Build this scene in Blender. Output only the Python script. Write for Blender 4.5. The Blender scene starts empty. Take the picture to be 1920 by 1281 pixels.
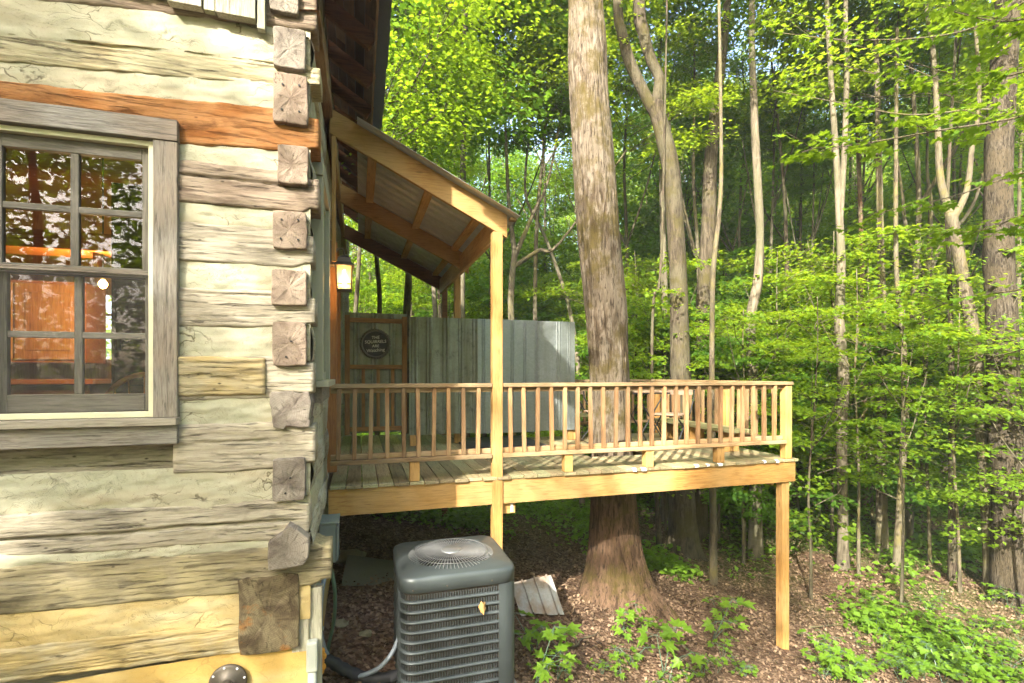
import bpy, bmesh, math, random
import numpy as np
from mathutils import Vector, Matrix
R = math.radians
random.seed(7); rng = np.random.default_rng(11)
S = bpy.context.scene
COL = S.collection

# ------------------------------------------------------------------ camera, sky, sun, exposure
YAW = R(16.75); FPX = 950.0; HOR = 702.0
cd = bpy.data.cameras.new('camera'); cam = bpy.data.objects.new('camera', cd); COL.objects.link(cam)
cam.location = (0, 0, 0); cam.rotation_euler = (R(90), 0, -YAW)
cd.sensor_width = 36; cd.lens = FPX/1920*36; cd.shift_y = (HOR-640.5)/1920; cd.clip_start = 0.05; cd.clip_end = 500
S.camera = cam
SUN_FROM = Vector((-0.85, -1.0, 0.86)).normalized()
el = math.asin(SUN_FROM.z); az = math.atan2(SUN_FROM.x, SUN_FROM.y)
W = bpy.data.worlds.new('World'); S.world = W; W.use_nodes = True
wn = W.node_tree; bg = wn.nodes['Background']
sk = wn.nodes.new('ShaderNodeTexSky'); sk.sky_type = 'NISHITA'; sk.sun_disc = False
sk.sun_elevation = el; sk.sun_rotation = az % (2*math.pi); sk.air_density = .8; sk.dust_density = 4.0; sk.ozone_density = .25
wn.links.new(sk.outputs[0], bg.inputs[0]); bg.inputs[1].default_value = 0.15
sl = bpy.data.lights.new('sun', 'SUN'); sl.energy = 3.0; sl.angle = R(0.55); sl.color = (1.0, 0.935, 0.84)
so = bpy.data.objects.new('sun', sl); COL.objects.link(so); so.rotation_euler = SUN_FROM.to_track_quat('Z', 'Y').to_euler()
S.view_settings.view_transform = 'Standard'; S.view_settings.look = 'None'; S.view_settings.gamma = 1
S.view_settings.exposure = 2.75
S.cycles.use_denoising = True
S.cycles.max_bounces = 10; S.cycles.diffuse_bounces = 7; S.cycles.glossy_bounces = 3; S.cycles.transmission_bounces = 5
S.cycles.transparent_max_bounces = 8; S.cycles.caustics_reflective = False; S.cycles.caustics_refractive = False
S.cycles.sample_clamp_indirect = 6

FW = Vector((math.sin(YAW), math.cos(YAW), 0)); RT = Vector((math.cos(YAW), -math.sin(YAW), 0))
def ray(px, py): return FW + RT*((px-960)/FPX) + Vector((0, 0, (HOR-py)/FPX))
def pt(px, py, d): return ray(px, py)*d
def onY(px, py, Y): r = ray(px, py); return r*(Y/r.y)
def onX(px, py, X): r = ray(px, py); return r*(X/r.x)

# ------------------------------------------------------------------ helpers
def _h(ix, iy, iz):
    n = (ix*374761393 + iy*668265263 + iz*2147483647*31 + iz*974711) & 0x7fffffff
    n = ((n ^ (n >> 13))*1274126177) & 0x7fffffff
    n = n ^ (n >> 16)
    return (n & 0xffff)/65535.0
def vn(x, y, z):
    x, y, z = np.broadcast_arrays(np.asarray(x, float), np.asarray(y, float), np.asarray(z, float))
    ix, iy, iz = np.floor(x).astype(np.int64), np.floor(y).astype(np.int64), np.floor(z).astype(np.int64)
    fx, fy, fz = x-ix, y-iy, z-iz
    fx, fy, fz = fx*fx*(3-2*fx), fy*fy*(3-2*fy), fz*fz*(3-2*fz)
    o = 0
    for a in (0, 1):
        for b in (0, 1):
            for c in (0, 1):
                o = o + _h(ix+a, iy+b, iz+c)*(fx if a else 1-fx)*(fy if b else 1-fy)*(fz if c else 1-fz)
    return o*2-1
def fbm(x, y, z, n=3): return sum(vn(np.asarray(x)*2**i+7.3*i, np.asarray(y)*2**i, np.asarray(z)*2**i)/2**i for i in range(n))

def tag(o, label=None, cat=None, group=None, kind=None):
    if label: o['label'] = label
    if cat: o['category'] = cat
    if group: o['group'] = group
    if kind: o['kind'] = kind
    return o
def thing(name, label, cat, loc=(0, 0, 0), group=None):
    o = bpy.data.objects.new(name, None); COL.objects.link(o); o.location = loc; o.empty_display_size = .1
    return tag(o, label, cat, group)
def wloc(o):
    v = Vector((0, 0, 0))
    while o is not None: v = v + o.location; o = o.parent
    return v
def link(name, me, mat, parent=None, bevel=0, smooth=False):
    o = bpy.data.objects.new(name, me); COL.objects.link(o)
    if mat is not None:
        for m in (mat if isinstance(mat, (list, tuple)) else [mat]): me.materials.append(m)
    if parent is not None:
        o.parent = parent; o.location = -wloc(parent)
    if smooth:
        me.polygons.foreach_set('use_smooth', [True]*len(me.polygons))
    if bevel:
        b = o.modifiers.new('bevel', 'BEVEL'); b.width = bevel; b.segments = 2; b.limit_method = 'ANGLE'; b.angle_limit = R(40)
    return o
def clone(root, loc=None, rz=0, sc=1, label=None, group=None, names=None):
    c = root.copy(); COL.objects.link(c)
    if loc is not None: c.location = loc
    c.rotation_euler = (0, 0, rz); c.scale = (sc, sc, sc) if not isinstance(sc, tuple) else sc
    for ch in list(root.children):
        d = ch.copy(); COL.objects.link(d); d.parent = c
        for g in ch.children:
            e = g.copy(); COL.objects.link(e); e.parent = d
    if label: c['label'] = label
    if group: c['group'] = group
    return c

class MB:
    def __init__(s): s.v = []; s.f = []; s.mi = []; s.m = 0
    def add(s, vs, fs):
        n = len(s.v); s.v += [tuple(p) for p in vs]
        for f in fs: s.f.append(tuple(i+n for i in f)); s.mi.append(s.m)
    def box(s, x0, x1, y0, y1, z0, z1, M=None):
        vs = [Vector((x, y, z)) for x in (x0, x1) for y in (y0, y1) for z in (z0, z1)]
        if M is not None: vs = [M @ p for p in vs]
        s.add(vs, [(0, 1, 3, 2), (4, 6, 7, 5), (0, 4, 5, 1), (2, 3, 7, 6), (0, 2, 6, 4), (1, 5, 7, 3)])
    def beam(s, a, b, w, h, up=(0, 0, 1)):
        a, b = Vector(a), Vector(b); d = (b-a).normalized(); sd = d.cross(Vector(up)).normalized(); u = sd.cross(d)
        vs = []
        for p in (a, b):
            for q in ((-1, -1), (1, -1), (1, 1), (-1, 1)): vs.append(p+sd*(q[0]*w/2)+u*(q[1]*h/2))
        s.add(vs, [(3, 2, 1, 0), (4, 5, 6, 7), (0, 1, 5, 4), (1, 2, 6, 5), (2, 3, 7, 6), (3, 0, 4, 7)])
    def tube(s, pts, r, n=8, cap=True):
        pts = [Vector(p) for p in pts]; m = len(pts)
        rs = r if isinstance(r, (list, tuple)) else [r]*m
        base = len(s.v); fr = None
        for i, p in enumerate(pts):
            t = (pts[min(i+1, m-1)]-pts[max(i-1, 0)]).normalized()
            if fr is None:
                fr = t.orthogonal().normalized()
            fr = (fr - t*fr.dot(t)).normalized(); bt = t.cross(fr)
            for k in range(n):
                a = 2*math.pi*k/n
                s.v.append(tuple(p+(fr*math.cos(a)+bt*math.sin(a))*rs[i]))
        for i in range(m-1):
            for k in range(n):
                a = base+i*n+k; b = base+i*n+(k+1) % n
                s.f.append((a, b, b+n, a+n)); s.mi.append(s.m)
        if cap:
            s.f.append(tuple(base+k for k in range(n))[::-1]); s.mi.append(s.m)
            s.f.append(tuple(base+(m-1)*n+k for k in range(n))); s.mi.append(s.m)
    def lathe(s, prof, c=(0, 0, 0), n=24, M=None):
        base = len(s.v)
        for r, z in prof:
            for k in range(n):
                a = 2*math.pi*k/n; p = Vector((r*math.cos(a), r*math.sin(a), z))
                if M is not None: p = M @ p
                s.v.append(tuple(p+Vector(c)))
        for i in range(len(prof)-1):
            for k in range(n):
                a = base+i*n+k; b = base+i*n+(k+1) % n
                s.f.append((a, b, b+n, a+n)); s.mi.append(s.m)
    def grid(s, P):   # P: array (a,b,3)
        a, b, _ = P.shape; n = len(s.v); s.v += [tuple(p) for p in P.reshape(-1, 3)]
        for i in range(a-1):
            for j in range(b-1):
                q = n+i*b+j; s.f.append((q, q+1, q+b+1, q+b)); s.mi.append(s.m)
    def build(s, name, mat, parent=None, bevel=0, smooth=False):
        me = bpy.data.meshes.new(name); me.from_pydata(s.v, [], s.f); 
        if isinstance(mat, (list, tuple)): 
            o = link(name, me, mat, parent, bevel, smooth); me.polygons.foreach_set('material_index', s.mi)
        else: o = link(name, me, mat, parent, bevel, smooth)
        me.update(); return o
def box(name, mat, parent, x0, x1, y0, y1, z0, z1, bevel=.004):
    m = MB(); m.box(x0, x1, y0, y1, z0, z1); return m.build(name, mat, parent, bevel)

# ------------------------------------------------------------------ materials
def nmat(name):
    m = bpy.data.materials.new(name); m.use_nodes = True; nt = m.node_tree
    return m, nt, nt.nodes['Principled BSDF'], nt.nodes['Material Output']
def nd(nt, t, ins=None, **pr):
    n = nt.nodes.new('ShaderNode'+t)
    for k, v in pr.items(): setattr(n, k, v)
    for k, v in (ins or {}).items():
        if isinstance(v, bpy.types.NodeSocket): nt.links.new(v, n.inputs[k])
        else: n.inputs[k].default_value = v
    return n
def mixc(nt, f, a, b, blend='MIX'):
    n = nt.nodes.new('ShaderNodeMix'); n.data_type = 'RGBA'; n.blend_type = blend
    for i, v in ((0, f), (6, a), (7, b)):
        if isinstance(v, bpy.types.NodeSocket): nt.links.new(v, n.inputs[i])
        else: n.inputs[i].default_value = (tuple(v)+(1,) if i and len(v) == 3 else v)
    return n.outputs[2]
def ramp(nt, f, stops):
    n = nt.nodes.new('ShaderNodeValToRGB'); nt.links.new(f, n.inputs[0]); e = n.color_ramp.elements
    while len(e) < len(stops): e.new(0.5)
    for i, (p, c) in enumerate(stops):
        e[i].position = p; e[i].color = (c, c, c, 1) if isinstance(c, (int, float)) else tuple(c)+(1,)
    return n.outputs[0]
def mth(nt, op, a, b=0.0):
    n = nt.nodes.new('ShaderNodeMath'); n.operation = op
    for i, v in ((0, a), (1, b)):
        if isinstance(v, bpy.types.NodeSocket): nt.links.new(v, n.inputs[i])
        else: n.inputs[i].default_value = v
    return n.outputs[0]
def coords(nt, scale=(1, 1, 1), island=True):
    tc = nd(nt, 'TexCoord'); rn = nd(nt, 'ObjectInfo').outputs['Random']
    if island: rn = mth(nt, 'ADD', rn, nd(nt, 'NewGeometry').outputs['Random Per Island'])
    sh = nd(nt, 'VectorMath', {0: tc.outputs['Object']}, operation='ADD')
    cb = nd(nt, 'CombineXYZ', {0: mth(nt, 'MULTIPLY', rn, 37.0), 1: mth(nt, 'MULTIPLY', rn, 51.0), 2: mth(nt, 'MULTIPLY', rn, 23.0)})
    nt.links.new(cb.outputs[0], sh.inputs[1])
    mp = nd(nt, 'Mapping', {'Vector': sh.outputs[0], 'Scale': scale})
    return mp.outputs[0], rn, sh.outputs[0]
def noise(nt, vec, sc, det=4, rough=.55, dist=0):
    return nd(nt, 'TexNoise', {'Vector': vec, 'Scale': sc, 'Detail': det, 'Roughness': rough, 'Distortion': dist}).outputs['Fac']
def bump(nt, h, st, dist=.01, nrm=None):
    n = nd(nt, 'Bump', {'Height': h, 'Strength': st, 'Distance': dist})
    if nrm is not None: nt.links.new(nrm, n.inputs['Normal'])
    return n.outputs[0]
AX = {'X': (1, 12, 12), 'Y': (12, 1, 12), 'Z': (12, 12, 1)}
def wood(name, c1, c2, c3=None, axis='X', sc=1.0, rough=.65, bs=.35, knot=.5, var=.35):
    m, nt, b, out = nmat(name)
    s = tuple(k*sc for k in AX[axis])
    vec, rn, raw = coords(nt, s)
    n1 = noise(nt, vec, 2.2, 5, .6, .9); n2 = noise(nt, vec, 7.5, 4, .6, .3)
    big = noise(nt, raw, 1.6, 3)
    col = ramp(nt, n1, [(.30, c2), (.48, c1), (.62, c2), (.75, c1)])
    if c3 is not None: col = mixc(nt, ramp(nt, big, [(.42, 0.0), (.62, .85)]), col, c3)
    col = mixc(nt, mth(nt, 'MULTIPLY', ramp(nt, n2, [(.52, 0.0), (.72, 1.0)]), .45), col, tuple(k*.45 for k in c2))
    fl = noise(nt, nd(nt, 'Mapping', {'Vector': raw, 'Scale': tuple(k*2.4 if k > 2 else k*1.6 for k in s)}).outputs[0], 2.2, 4, .7, .5)
    col = mixc(nt, mth(nt, 'MULTIPLY', ramp(nt, fl, [(.54, 0.0), (.66, 1.0)]), min(.8, bs)), col, tuple(k*.4 for k in c2))
    ks = tuple(k*.35 if k > 2 else k*1.2 for k in AX[axis])
    vk = nd(nt, 'TexVoronoi', {'Vector': nd(nt, 'Mapping', {'Vector': raw, 'Scale': ks}).outputs[0], 'Scale': 2.2})
    kn = ramp(nt, vk.outputs['Distance'], [(.05, 1.0), (.13, 0.0)])
    col = mixc(nt, mth(nt, 'MULTIPLY', kn, knot), col, tuple(k*.3 for k in c2))
    rv = nd(nt, 'MapRange', {'Value': mth(nt, 'FRACT', mth(nt, 'MULTIPLY', rn, 13.7)), 'To Min': 1-var, 'To Max': 1+var*.5})
    col = mixc(nt, 1.0, col, nd(nt, 'CombineColor', {0: rv.outputs[0], 1: rv.outputs[0], 2: rv.outputs[0]}).outputs[0], 'MULTIPLY')
    nt.links.new(col, b.inputs['Base Color']); b.inputs['Roughness'].default_value = rough
    b.inputs['Specular IOR Level'].default_value = .25
    nt.links.new(bump(nt, mth(nt, 'ADD', n1, mth(nt, 'MULTIPLY', n2, .8)), bs, .006), b.inputs['Normal'])
    return m
def logmat(name, c1, c2, c3, dark=(.045, .036, .026), axis='X', stain=.75):
    m, nt, b, out = nmat(name)
    k = {'X': (1.0, 16, 16), 'Y': (16, 1.0, 16)}[axis]
    vec, rn, raw = coords(nt, k, False)
    n1 = noise(nt, vec, 1.4, 6, .68, .5); n2 = noise(nt, vec, 3.4, 5, .7, .5)
    fine = noise(nt, nd(nt, 'Mapping', {'Vector': raw, 'Scale': tuple(q*2.6 if q > 2 else q*2.2 for q in k)}).outputs[0], 2.6, 5, .75, .3)
    big = noise(nt, nd(nt, 'Mapping', {'Vector': raw, 'Scale': (1, 1, 2.2)}).outputs[0], 2.3, 5, .62, .6)
    mid = noise(nt, nd(nt, 'Mapping', {'Vector': raw, 'Scale': tuple(q*.22 if q > 2 else q*.8 for q in k)}).outputs[0], 3.0, 6, .66, .8)
    col = ramp(nt, n1, [(.34, tuple(q*.8 for q in c2)), (.46, c1), (.58, c2), (.7, c1)])
    col = mixc(nt, ramp(nt, big, [(.40, 0.0), (.60, .9)]), col, c3)
    col = mixc(nt, mth(nt, 'MULTIPLY', ramp(nt, mid, [(.53, 0.0), (.70, 1.0)]), stain), col, tuple(q*.35 for q in c2))
    col = mixc(nt, mth(nt, 'MULTIPLY', ramp(nt, fine, [(.50, 0.0), (.66, 1.0)]), .55), col, tuple(q*.45 for q in c2))
    col = mixc(nt, mth(nt, 'MULTIPLY', ramp(nt, n2, [(.60, 0.0), (.66, 1.0)]), .8), col, dark)
    vo = nd(nt, 'TexVoronoi', {'Vector': nd(nt, 'Mapping', {'Vector': raw, 'Scale': (3.5, 3.5, 7)}).outputs[0], 'Scale': 1.6})
    kn = ramp(nt, vo.outputs['Distance'], [(.03, 1.0), (.075, 0.0)]); col = mixc(nt, mth(nt, 'MULTIPLY', kn, .85), col, dark)
    nt.links.new(col, b.inputs['Base Color']); b.inputs['Roughness'].default_value = .88; b.inputs['Specular IOR Level'].default_value = .1
    h = mth(nt, 'SUBTRACT', mth(nt, 'MULTIPLY', n1, .6), mth(nt, 'ADD', mth(nt, 'MULTIPLY', ramp(nt, n2, [(.56, 0.0), (.64, 1.0)]), .9), mth(nt, 'MULTIPLY', fine, .35)))
    nt.links.new(bump(nt, h, .85, .012), b.inputs['Normal'])
    return m
def endmat(name, c1, c2, dark, rot=None):
    m, nt, b, out = nmat(name)
    tc = nd(nt, 'TexCoord'); rn = nd(nt, 'ObjectInfo').outputs['Random']
    ob = tc.outputs['Object']; wob = nd(nt, 'TexNoise', {'Vector': ob, 'Scale': 7.0, 'Detail': 3})
    off = nd(nt, 'VectorMath', {0: wob.outputs['Color'], 'Scale': .05}, operation='SCALE')
    pos = nd(nt, 'VectorMath', {0: ob, 1: off.outputs[0]}, operation='ADD').outputs[0]
    flat = nd(nt, 'VectorMath', {0: pos, 1: (1, 0, 1)}, operation='MULTIPLY').outputs[0]
    ln = nd(nt, 'VectorMath', {0: flat}, operation='LENGTH').outputs['Value']
    ring = mth(nt, 'MULTIPLY', mth(nt, 'SINE', mth(nt, 'MULTIPLY', ln, 520.0)), .45)
    col = mixc(nt, nd(nt, 'MapRange', {'Value': ring, 'From Min': -1.0}).outputs[0], c1, c2)
    sh = nd(nt, 'VectorMath', {0: ob, 1: nd(nt, 'CombineXYZ', {0: mth(nt, 'MULTIPLY', rn, 50), 2: mth(nt, 'MULTIPLY', rn, 31)}).outputs[0]}, operation='ADD').outputs[0]
    n1 = noise(nt, sh, 6.5, 6, .62, .8)
    col = mixc(nt, ramp(nt, n1, [(.44, 0.0), (.62, .8)]), col, dark)
    if rot: col = mixc(nt, ramp(nt, noise(nt, sh, 4.5, 5, .6), [(.55, 0.0), (.63, .9)]), col, rot)
    xyz = nd(nt, 'SeparateXYZ', {0: pos})
    ang = mth(nt, 'ARCTAN2', xyz.outputs[2], xyz.outputs[0])
    ck = noise(nt, nd(nt, 'CombineXYZ', {0: mth(nt, 'MULTIPLY', ang, 2.2), 1: mth(nt, 'MULTIPLY', rn, 90), 2: mth(nt, 'MULTIPLY', ln, 3)}).outputs[0], 2.6, 2, .5)
    crack = ramp(nt, mth(nt, 'ABSOLUTE', mth(nt, 'SUBTRACT', ck, .5)), [(.0, 1.0), (.012, 0.0)])
    col = mixc(nt, mth(nt, 'MULTIPLY', crack, .55), col, (.03, .022, .015))
    nt.links.new(col, b.inputs['Base Color']); b.inputs['Roughness'].default_value = .9; b.inputs['Specular IOR Level'].default_value = .1
    nt.links.new(bump(nt, mth(nt, 'SUBTRACT', mth(nt, 'ADD', mth(nt, 'MULTIPLY', ring, .1), n1), mth(nt, 'MULTIPLY', crack, 1.5)), .6, .01), b.inputs['Normal'])
    return m
def plaster(name, c1, c2, c3, cracks=.8, bs=.5):
    m, nt, b, out = nmat(name)
    vec, rn, raw = coords(nt, (1, 1, 1), False)
    n1 = noise(nt, vec, 4, 5, .65, .4); n2 = noise(nt, vec, 38, 4, .7)
    col = mixc(nt, ramp(nt, n1, [(.35, 0.0), (.65, 1.0)]), c1, c2)
    col = mixc(nt, ramp(nt, noise(nt, nd(nt, 'Mapping', {'Vector': vec, 'Scale': (.7, 1, 2.5)}).outputs[0], 2.2, 4), [(.5, 0.0), (.7, .8)]), col, c3)
    wv = nd(nt, 'TexNoise', {'Vector': vec, 'Scale': 5.0, 'Detail': 4}); dv = nd(nt, 'VectorMath', {0: wv.outputs['Color'], 'Scale': .35}, operation='SCALE')
    v2 = nd(nt, 'VectorMath', {0: vec, 1: dv.outputs[0]}, operation='ADD').outputs[0]
    vo = nd(nt, 'TexVoronoi', {'Vector': nd(nt, 'Mapping', {'Vector': v2, 'Scale': (3.2, 3.2, 9)}).outputs[0], 'Scale': 1.0}, feature='DISTANCE_TO_EDGE')
    msk = ramp(nt, noise(nt, vec, 3.1, 3), [(.50, 0.0), (.60, 1.0)])
    ck = mth(nt, 'MULTIPLY', mth(nt, 'MULTIPLY', ramp(nt, vo.outputs['Distance'], [(.0, 1.0), (.028, 0.0)]), msk), cracks)
    col = mixc(nt, ck, col, (.07, .055, .03))
    lines = noise(nt, nd(nt, 'Mapping', {'Vector': v2, 'Scale': (2.2, 2.2, 20)}).outputs[0], 1.7, 5, .7, .6)
    ln = mth(nt, 'MULTIPLY', ramp(nt, mth(nt, 'ABSOLUTE', mth(nt, 'SUBTRACT', lines, .55)), [(.0, 1.0), (.012, 0.0)]), ramp(nt, noise(nt, vec, 2.3, 3), [(.42, 0.0), (.56, 1.0)]))
    col = mixc(nt, mth(nt, 'MULTIPLY', ln, cracks), col, (.10, .08, .045))
    col = mixc(nt, mth(nt, 'MULTIPLY', ramp(nt, n2, [(.55, 0.0), (.8, 1.0)]), .35), col, tuple(k*.45 for k in c2))
    nt.links.new(col, b.inputs['Base Color']); b.inputs['Roughness'].default_value = .92; b.inputs['Specular IOR Level'].default_value = .1
    nt.links.new(bump(nt, mth(nt, 'SUBTRACT', mth(nt, 'ADD', mth(nt, 'MULTIPLY', n1, .5), mth(nt, 'MULTIPLY', n2, .45)), mth(nt, 'ADD', ck, ln)), bs, .014), b.inputs['Normal'])
    return m
def plain(name, c, rough=.5, metal=0, var=.25, nsc=8, bs=.05):
    m, nt, b, out = nmat(name)
    vec, rn, raw = coords(nt, (1, 1, 1), False)
    n1 = noise(nt, vec, nsc, 5, .65)
    nt.links.new(mixc(nt, n1, tuple(k*(1-var) for k in c), tuple(min(1, k*(1+var)) for k in c)), b.inputs['Base Color'])
    b.inputs['Roughness'].default_value = rough; b.inputs['Metallic'].default_value = metal
    nt.links.new(ramp(nt, n1, [(.3, rough*.8), (.7, min(1, rough*1.2))]), b.inputs['Roughness'])
    nt.links.new(bump(nt, noise(nt, vec, nsc*6, 3), bs, .004), b.inputs['Normal'])
    return m
def galv(name, c, streak=(.25, .22, .12), rough=.42, metal=.75, sk=.5):
    m, nt, b, out = nmat(name)
    vec, rn, raw = coords(nt, (1, 1, 1), False)
    vo = nd(nt, 'TexVoronoi', {'Vector': vec, 'Scale': 45.0})
    n1 = noise(nt, nd(nt, 'Mapping', {'Vector': vec, 'Scale': (5, 5, .5)}).outputs[0], 1.4, 5, .6)
    n2 = noise(nt, vec, 7, 6, .7)
    col = mixc(nt, mth(nt, 'MULTIPLY', nd(nt, 'SeparateColor', {0: vo.outputs['Color']}).outputs[0], .5), c, tuple(k*.72 for k in c))
    col = mixc(nt, ramp(nt, n1, [(.40, 0.0), (.65, sk)]), col, streak)
    col = mixc(nt, ramp(nt, n2, [(.58, 0.0), (.74, sk*.8)]), col, tuple(k*.5 for k in streak))
    nt.links.new(col, b.inputs['Base Color']); b.inputs['Metallic'].default_value = metal
    nt.links.new(ramp(nt, n2, [(.3, rough*.8), (.7, rough*1.5)]), b.inputs['Roughness'])
    return m
def leafmat(name, lo, hi, tr, tw=.45, rough=.45):
    m, nt, b, out = nmat(name)
    ri = nd(nt, 'NewGeometry').outputs['Random Per Island']; ro = nd(nt, 'ObjectInfo').outputs['Random']
    f = mth(nt, 'ADD', mth(nt, 'MULTIPLY', ri, .65), mth(nt, 'MULTIPLY', ro, .35))
    col = mixc(nt, f, lo, hi); nt.links.new(col, b.inputs['Base Color'])
    b.inputs['Roughness'].default_value = rough; b.inputs['Specular IOR Level'].default_value = .35
    t = nd(nt, 'BsdfTranslucent', {'Color': mixc(nt, f, tuple(k*.75 for k in tr), tr)})
    mx = nd(nt, 'MixShader', {0: tw, 1: b.outputs[0], 2: t.outputs[0]}); nt.links.new(mx.outputs[0], out.inputs[0])
    return m
def bark(name, c1, c2, c3=None, ridge=1.0, sc=1.0, moss=None, bands=None, low=None):
    m, nt, b, out = nmat(name)
    vec, rn, raw = coords(nt, (9*sc, 9*sc, 1.5*sc), False)
    n1 = noise(nt, vec, 1.6, 6, .7, .7); n2 = noise(nt, vec, 5, 4, .6, .3); big = noise(nt, raw, 1.7*sc, 4, .6)
    col = ramp(nt, n1, [(.33, tuple(k*.4 for k in c2)), (.46, c2), (.6, c1), (.72, c2)])
    if c3: col = mixc(nt, ramp(nt, big, [(.42, 0.0), (.6, .85)]), col, c3)
    if low:
        z = nd(nt, 'SeparateXYZ', {0: nd(nt, 'TexCoord').outputs['Object']}).outputs[2]
        lf = nd(nt, 'MapRange', {'Value': mth(nt, 'ADD', z, mth(nt, 'MULTIPLY', big, .5)), 'From Min': low[0], 'From Max': low[1], 'To Min': 1.0, 'To Max': 0.0})
        col = mixc(nt, lf.outputs[0], col, ramp(nt, n1, [(.34, tuple(k*.35 for k in low[2])), (.5, low[2]), (.68, tuple(k*1.3 for k in low[2]))]))
    col = mixc(nt, mth(nt, 'MULTIPLY', ramp(nt, n2, [(.54, 0.0), (.64, 1.0)]), min(.85, .6*ridge)), col, tuple(k*.28 for k in c2))
    if moss: col = mixc(nt, ramp(nt, noise(nt, raw, 3.2, 6, .72), [(.49, 0.0), (.62, .85)]), col, moss)
    if bands:
        bn = noise(nt, nd(nt, 'Mapping', {'Vector': raw, 'Scale': (1.5, 1.5, 14)}).outputs[0], 1.8, 4, .7)
        col = mixc(nt, ramp(nt, bn, [(.56, 0.0), (.68, .8)]), col, bands)
    nt.links.new(col, b.inputs['Base Color']); b.inputs['Roughness'].default_value = .92; b.inputs['Specular IOR Level'].default_value = .1
    nt.links.new(bump(nt, mth(nt, 'SUBTRACT', n1, mth(nt, 'MULTIPLY', n2, .8)), min(1, .9*ridge), .035), b.inputs['Normal'])
    return m
def emit(name, c, st):
    m, nt, b, out = nmat(name); b.inputs['Base Color'].default_value = tuple(c)+(1,)
    b.inputs['Emission Color'].default_value = tuple(c)+(1,); b.inputs['Emission Strength'].default_value = st
    return m
def glass(name, f0=.07, wav=.0022, tint=(1, 1, 1), k=1.6):
    m, nt, b, out = nmat(name); nt.nodes.remove(b)
    vec, rn, raw = coords(nt, (1, 1, 1), True)
    bp = bump(nt, noise(nt, vec, 5, 2, .5, 1.0), wav, .05)
    lw = nd(nt, 'Fresnel', {'IOR': 1.5}).outputs[0]
    g = nd(nt, 'BsdfGlossy', {'Roughness': .01, 'Normal': bp}); t = nd(nt, 'BsdfTransparent', {'Color': tuple(tint)+(1,)})
    mx = nd(nt, 'MixShader', {0: mth(nt, 'ADD', mth(nt, 'MULTIPLY', lw, k), f0), 1: t.outputs[0], 2: g.outputs[0]}); nt.links.new(mx.outputs[0], out.inputs[0])
    return m
def screenmat(name):
    m, nt, b, out = nmat(name); b.inputs['Base Color'].default_value = (.36, .34, .32, 1); b.inputs['Roughness'].default_value = .8
    t = nd(nt, 'BsdfTransparent'); mx = nd(nt, 'MixShader', {0: .08, 1: t.outputs[0], 2: b.outputs[0]}); nt.links.new(mx.outputs[0], out.inputs[0])
    return m

# treated pine of the deck, grain along each axis
P1, P2 = (.50, .285, .088), (.36, .185, .05)
PINE = {a: wood('pine_'+a, P1, P2, (.53, .34, .135), a) for a in 'XYZ'}
RAIL = {a: wood('rail_'+a, (.36, .24, .12), (.24, .145, .066), (.38, .29, .165), a, var=.4) for a in 'XYZ'}
BALU = wood('baluster_wood', (.36, .205, .095), (.24, .125, .05), (.36, .25, .13), 'Z', var=.5)
DECKW = wood('deck_board_wood', (.40, .32, .18), (.28, .21, .11), (.31, .315, .17), 'Y', var=.4, bs=.6)
SOFF = wood('soffit_wood', (.17, .085, .04), (.09, .042, .02), (.30, .19, .10), 'Y', var=.7, bs=.5)
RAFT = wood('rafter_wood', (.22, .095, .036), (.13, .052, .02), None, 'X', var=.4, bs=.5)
GREYW = {a: wood('weathered_'+a, (.25, .235, .20), (.155, .14, .115), (.24, .19, .14), a, bs=.9, sc=1.3, var=.2) for a in 'XYZ'}
SASH = {a: wood('sash_'+a, (.17, .155, .125), (.10, .09, .07), None, a, bs=.5, knot=.2) for a in 'XZ'}
GABLE = wood('gable_board_wood', (.42, .39, .31), (.28, .25, .19), (.36, .37, .25), 'Z', bs=.7, var=.25)
LOGM = dict(
    grey=logmat('log_grey', (.385, .345, .265), (.28, .245, .18), (.42, .375, .28)),
    tan=logmat('log_tan', (.45, .38, .23), (.33, .27, .15), (.40, .37, .24)),
    brown=logmat('log_brown', (.28, .215, .155), (.19, .14, .10), (.33, .27, .20)),
    orange=logmat('log_orange', (.31, .125, .036), (.22, .082, .022), (.36, .185, .075), (.12, .05, .018)),
    yellow=logmat('log_yellow', (.46, .355, .16), (.34, .255, .11), (.38, .335, .22)),
    dark=logmat('log_dark', (.27, .235, .15), (.18, .15, .095), (.33, .28, .15)),
    side=logmat('log_side', (.42, .38, .29), (.30, .26, .19), (.45, .43, .33), axis='Y'))
ENDM = dict(a=endmat('end_grain_a', (.31, .245, .185), (.25, .195, .145), (.15, .11, .08)),
            b=endmat('end_grain_b', (.27, .24, .195), (.20, .175, .14), (.10, .08, .065)),
            c=endmat('end_grain_c', (.20, .165, .095), (.13, .105, .06), (.05, .033, .02), (.24, .105, .025)))
CHINK = plaster('chinking_plaster', (.43, .41, .30), (.355, .355, .25), (.40, .35, .24), .8, .35)
CHINKY = plaster('chinking_ochre', (.48, .36, .155), (.42, .33, .16), (.40, .38, .23), .8, .35)
FOUND = plaster('foundation_stucco', (.56, .37, .115), (.50, .33, .10), (.55, .43, .20), .25, .35)
CREAM = plain('cream_paint', (.62, .60, .42), .55)
PALEG = plain('pale_green_paint', (.30, .295, .215), .6, var=.2, nsc=5)
GALV = galv('galvanised_sheet', (.28, .315, .305), (.16, .17, .13))
GALVD = galv('galvanised_sheet_spotted', (.25, .28, .235), (.12, .12, .07), sk=.8, rough=.5)
GALVN = galv('galvanised_sheet_newer', (.26, .295, .295), (.19, .22, .205), sk=.35, rough=.36)
ROOFU = galv('roof_sheet', (.52, .53, .50), (.36, .34, .28), rough=.45, metal=.4, sk=.3)
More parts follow.
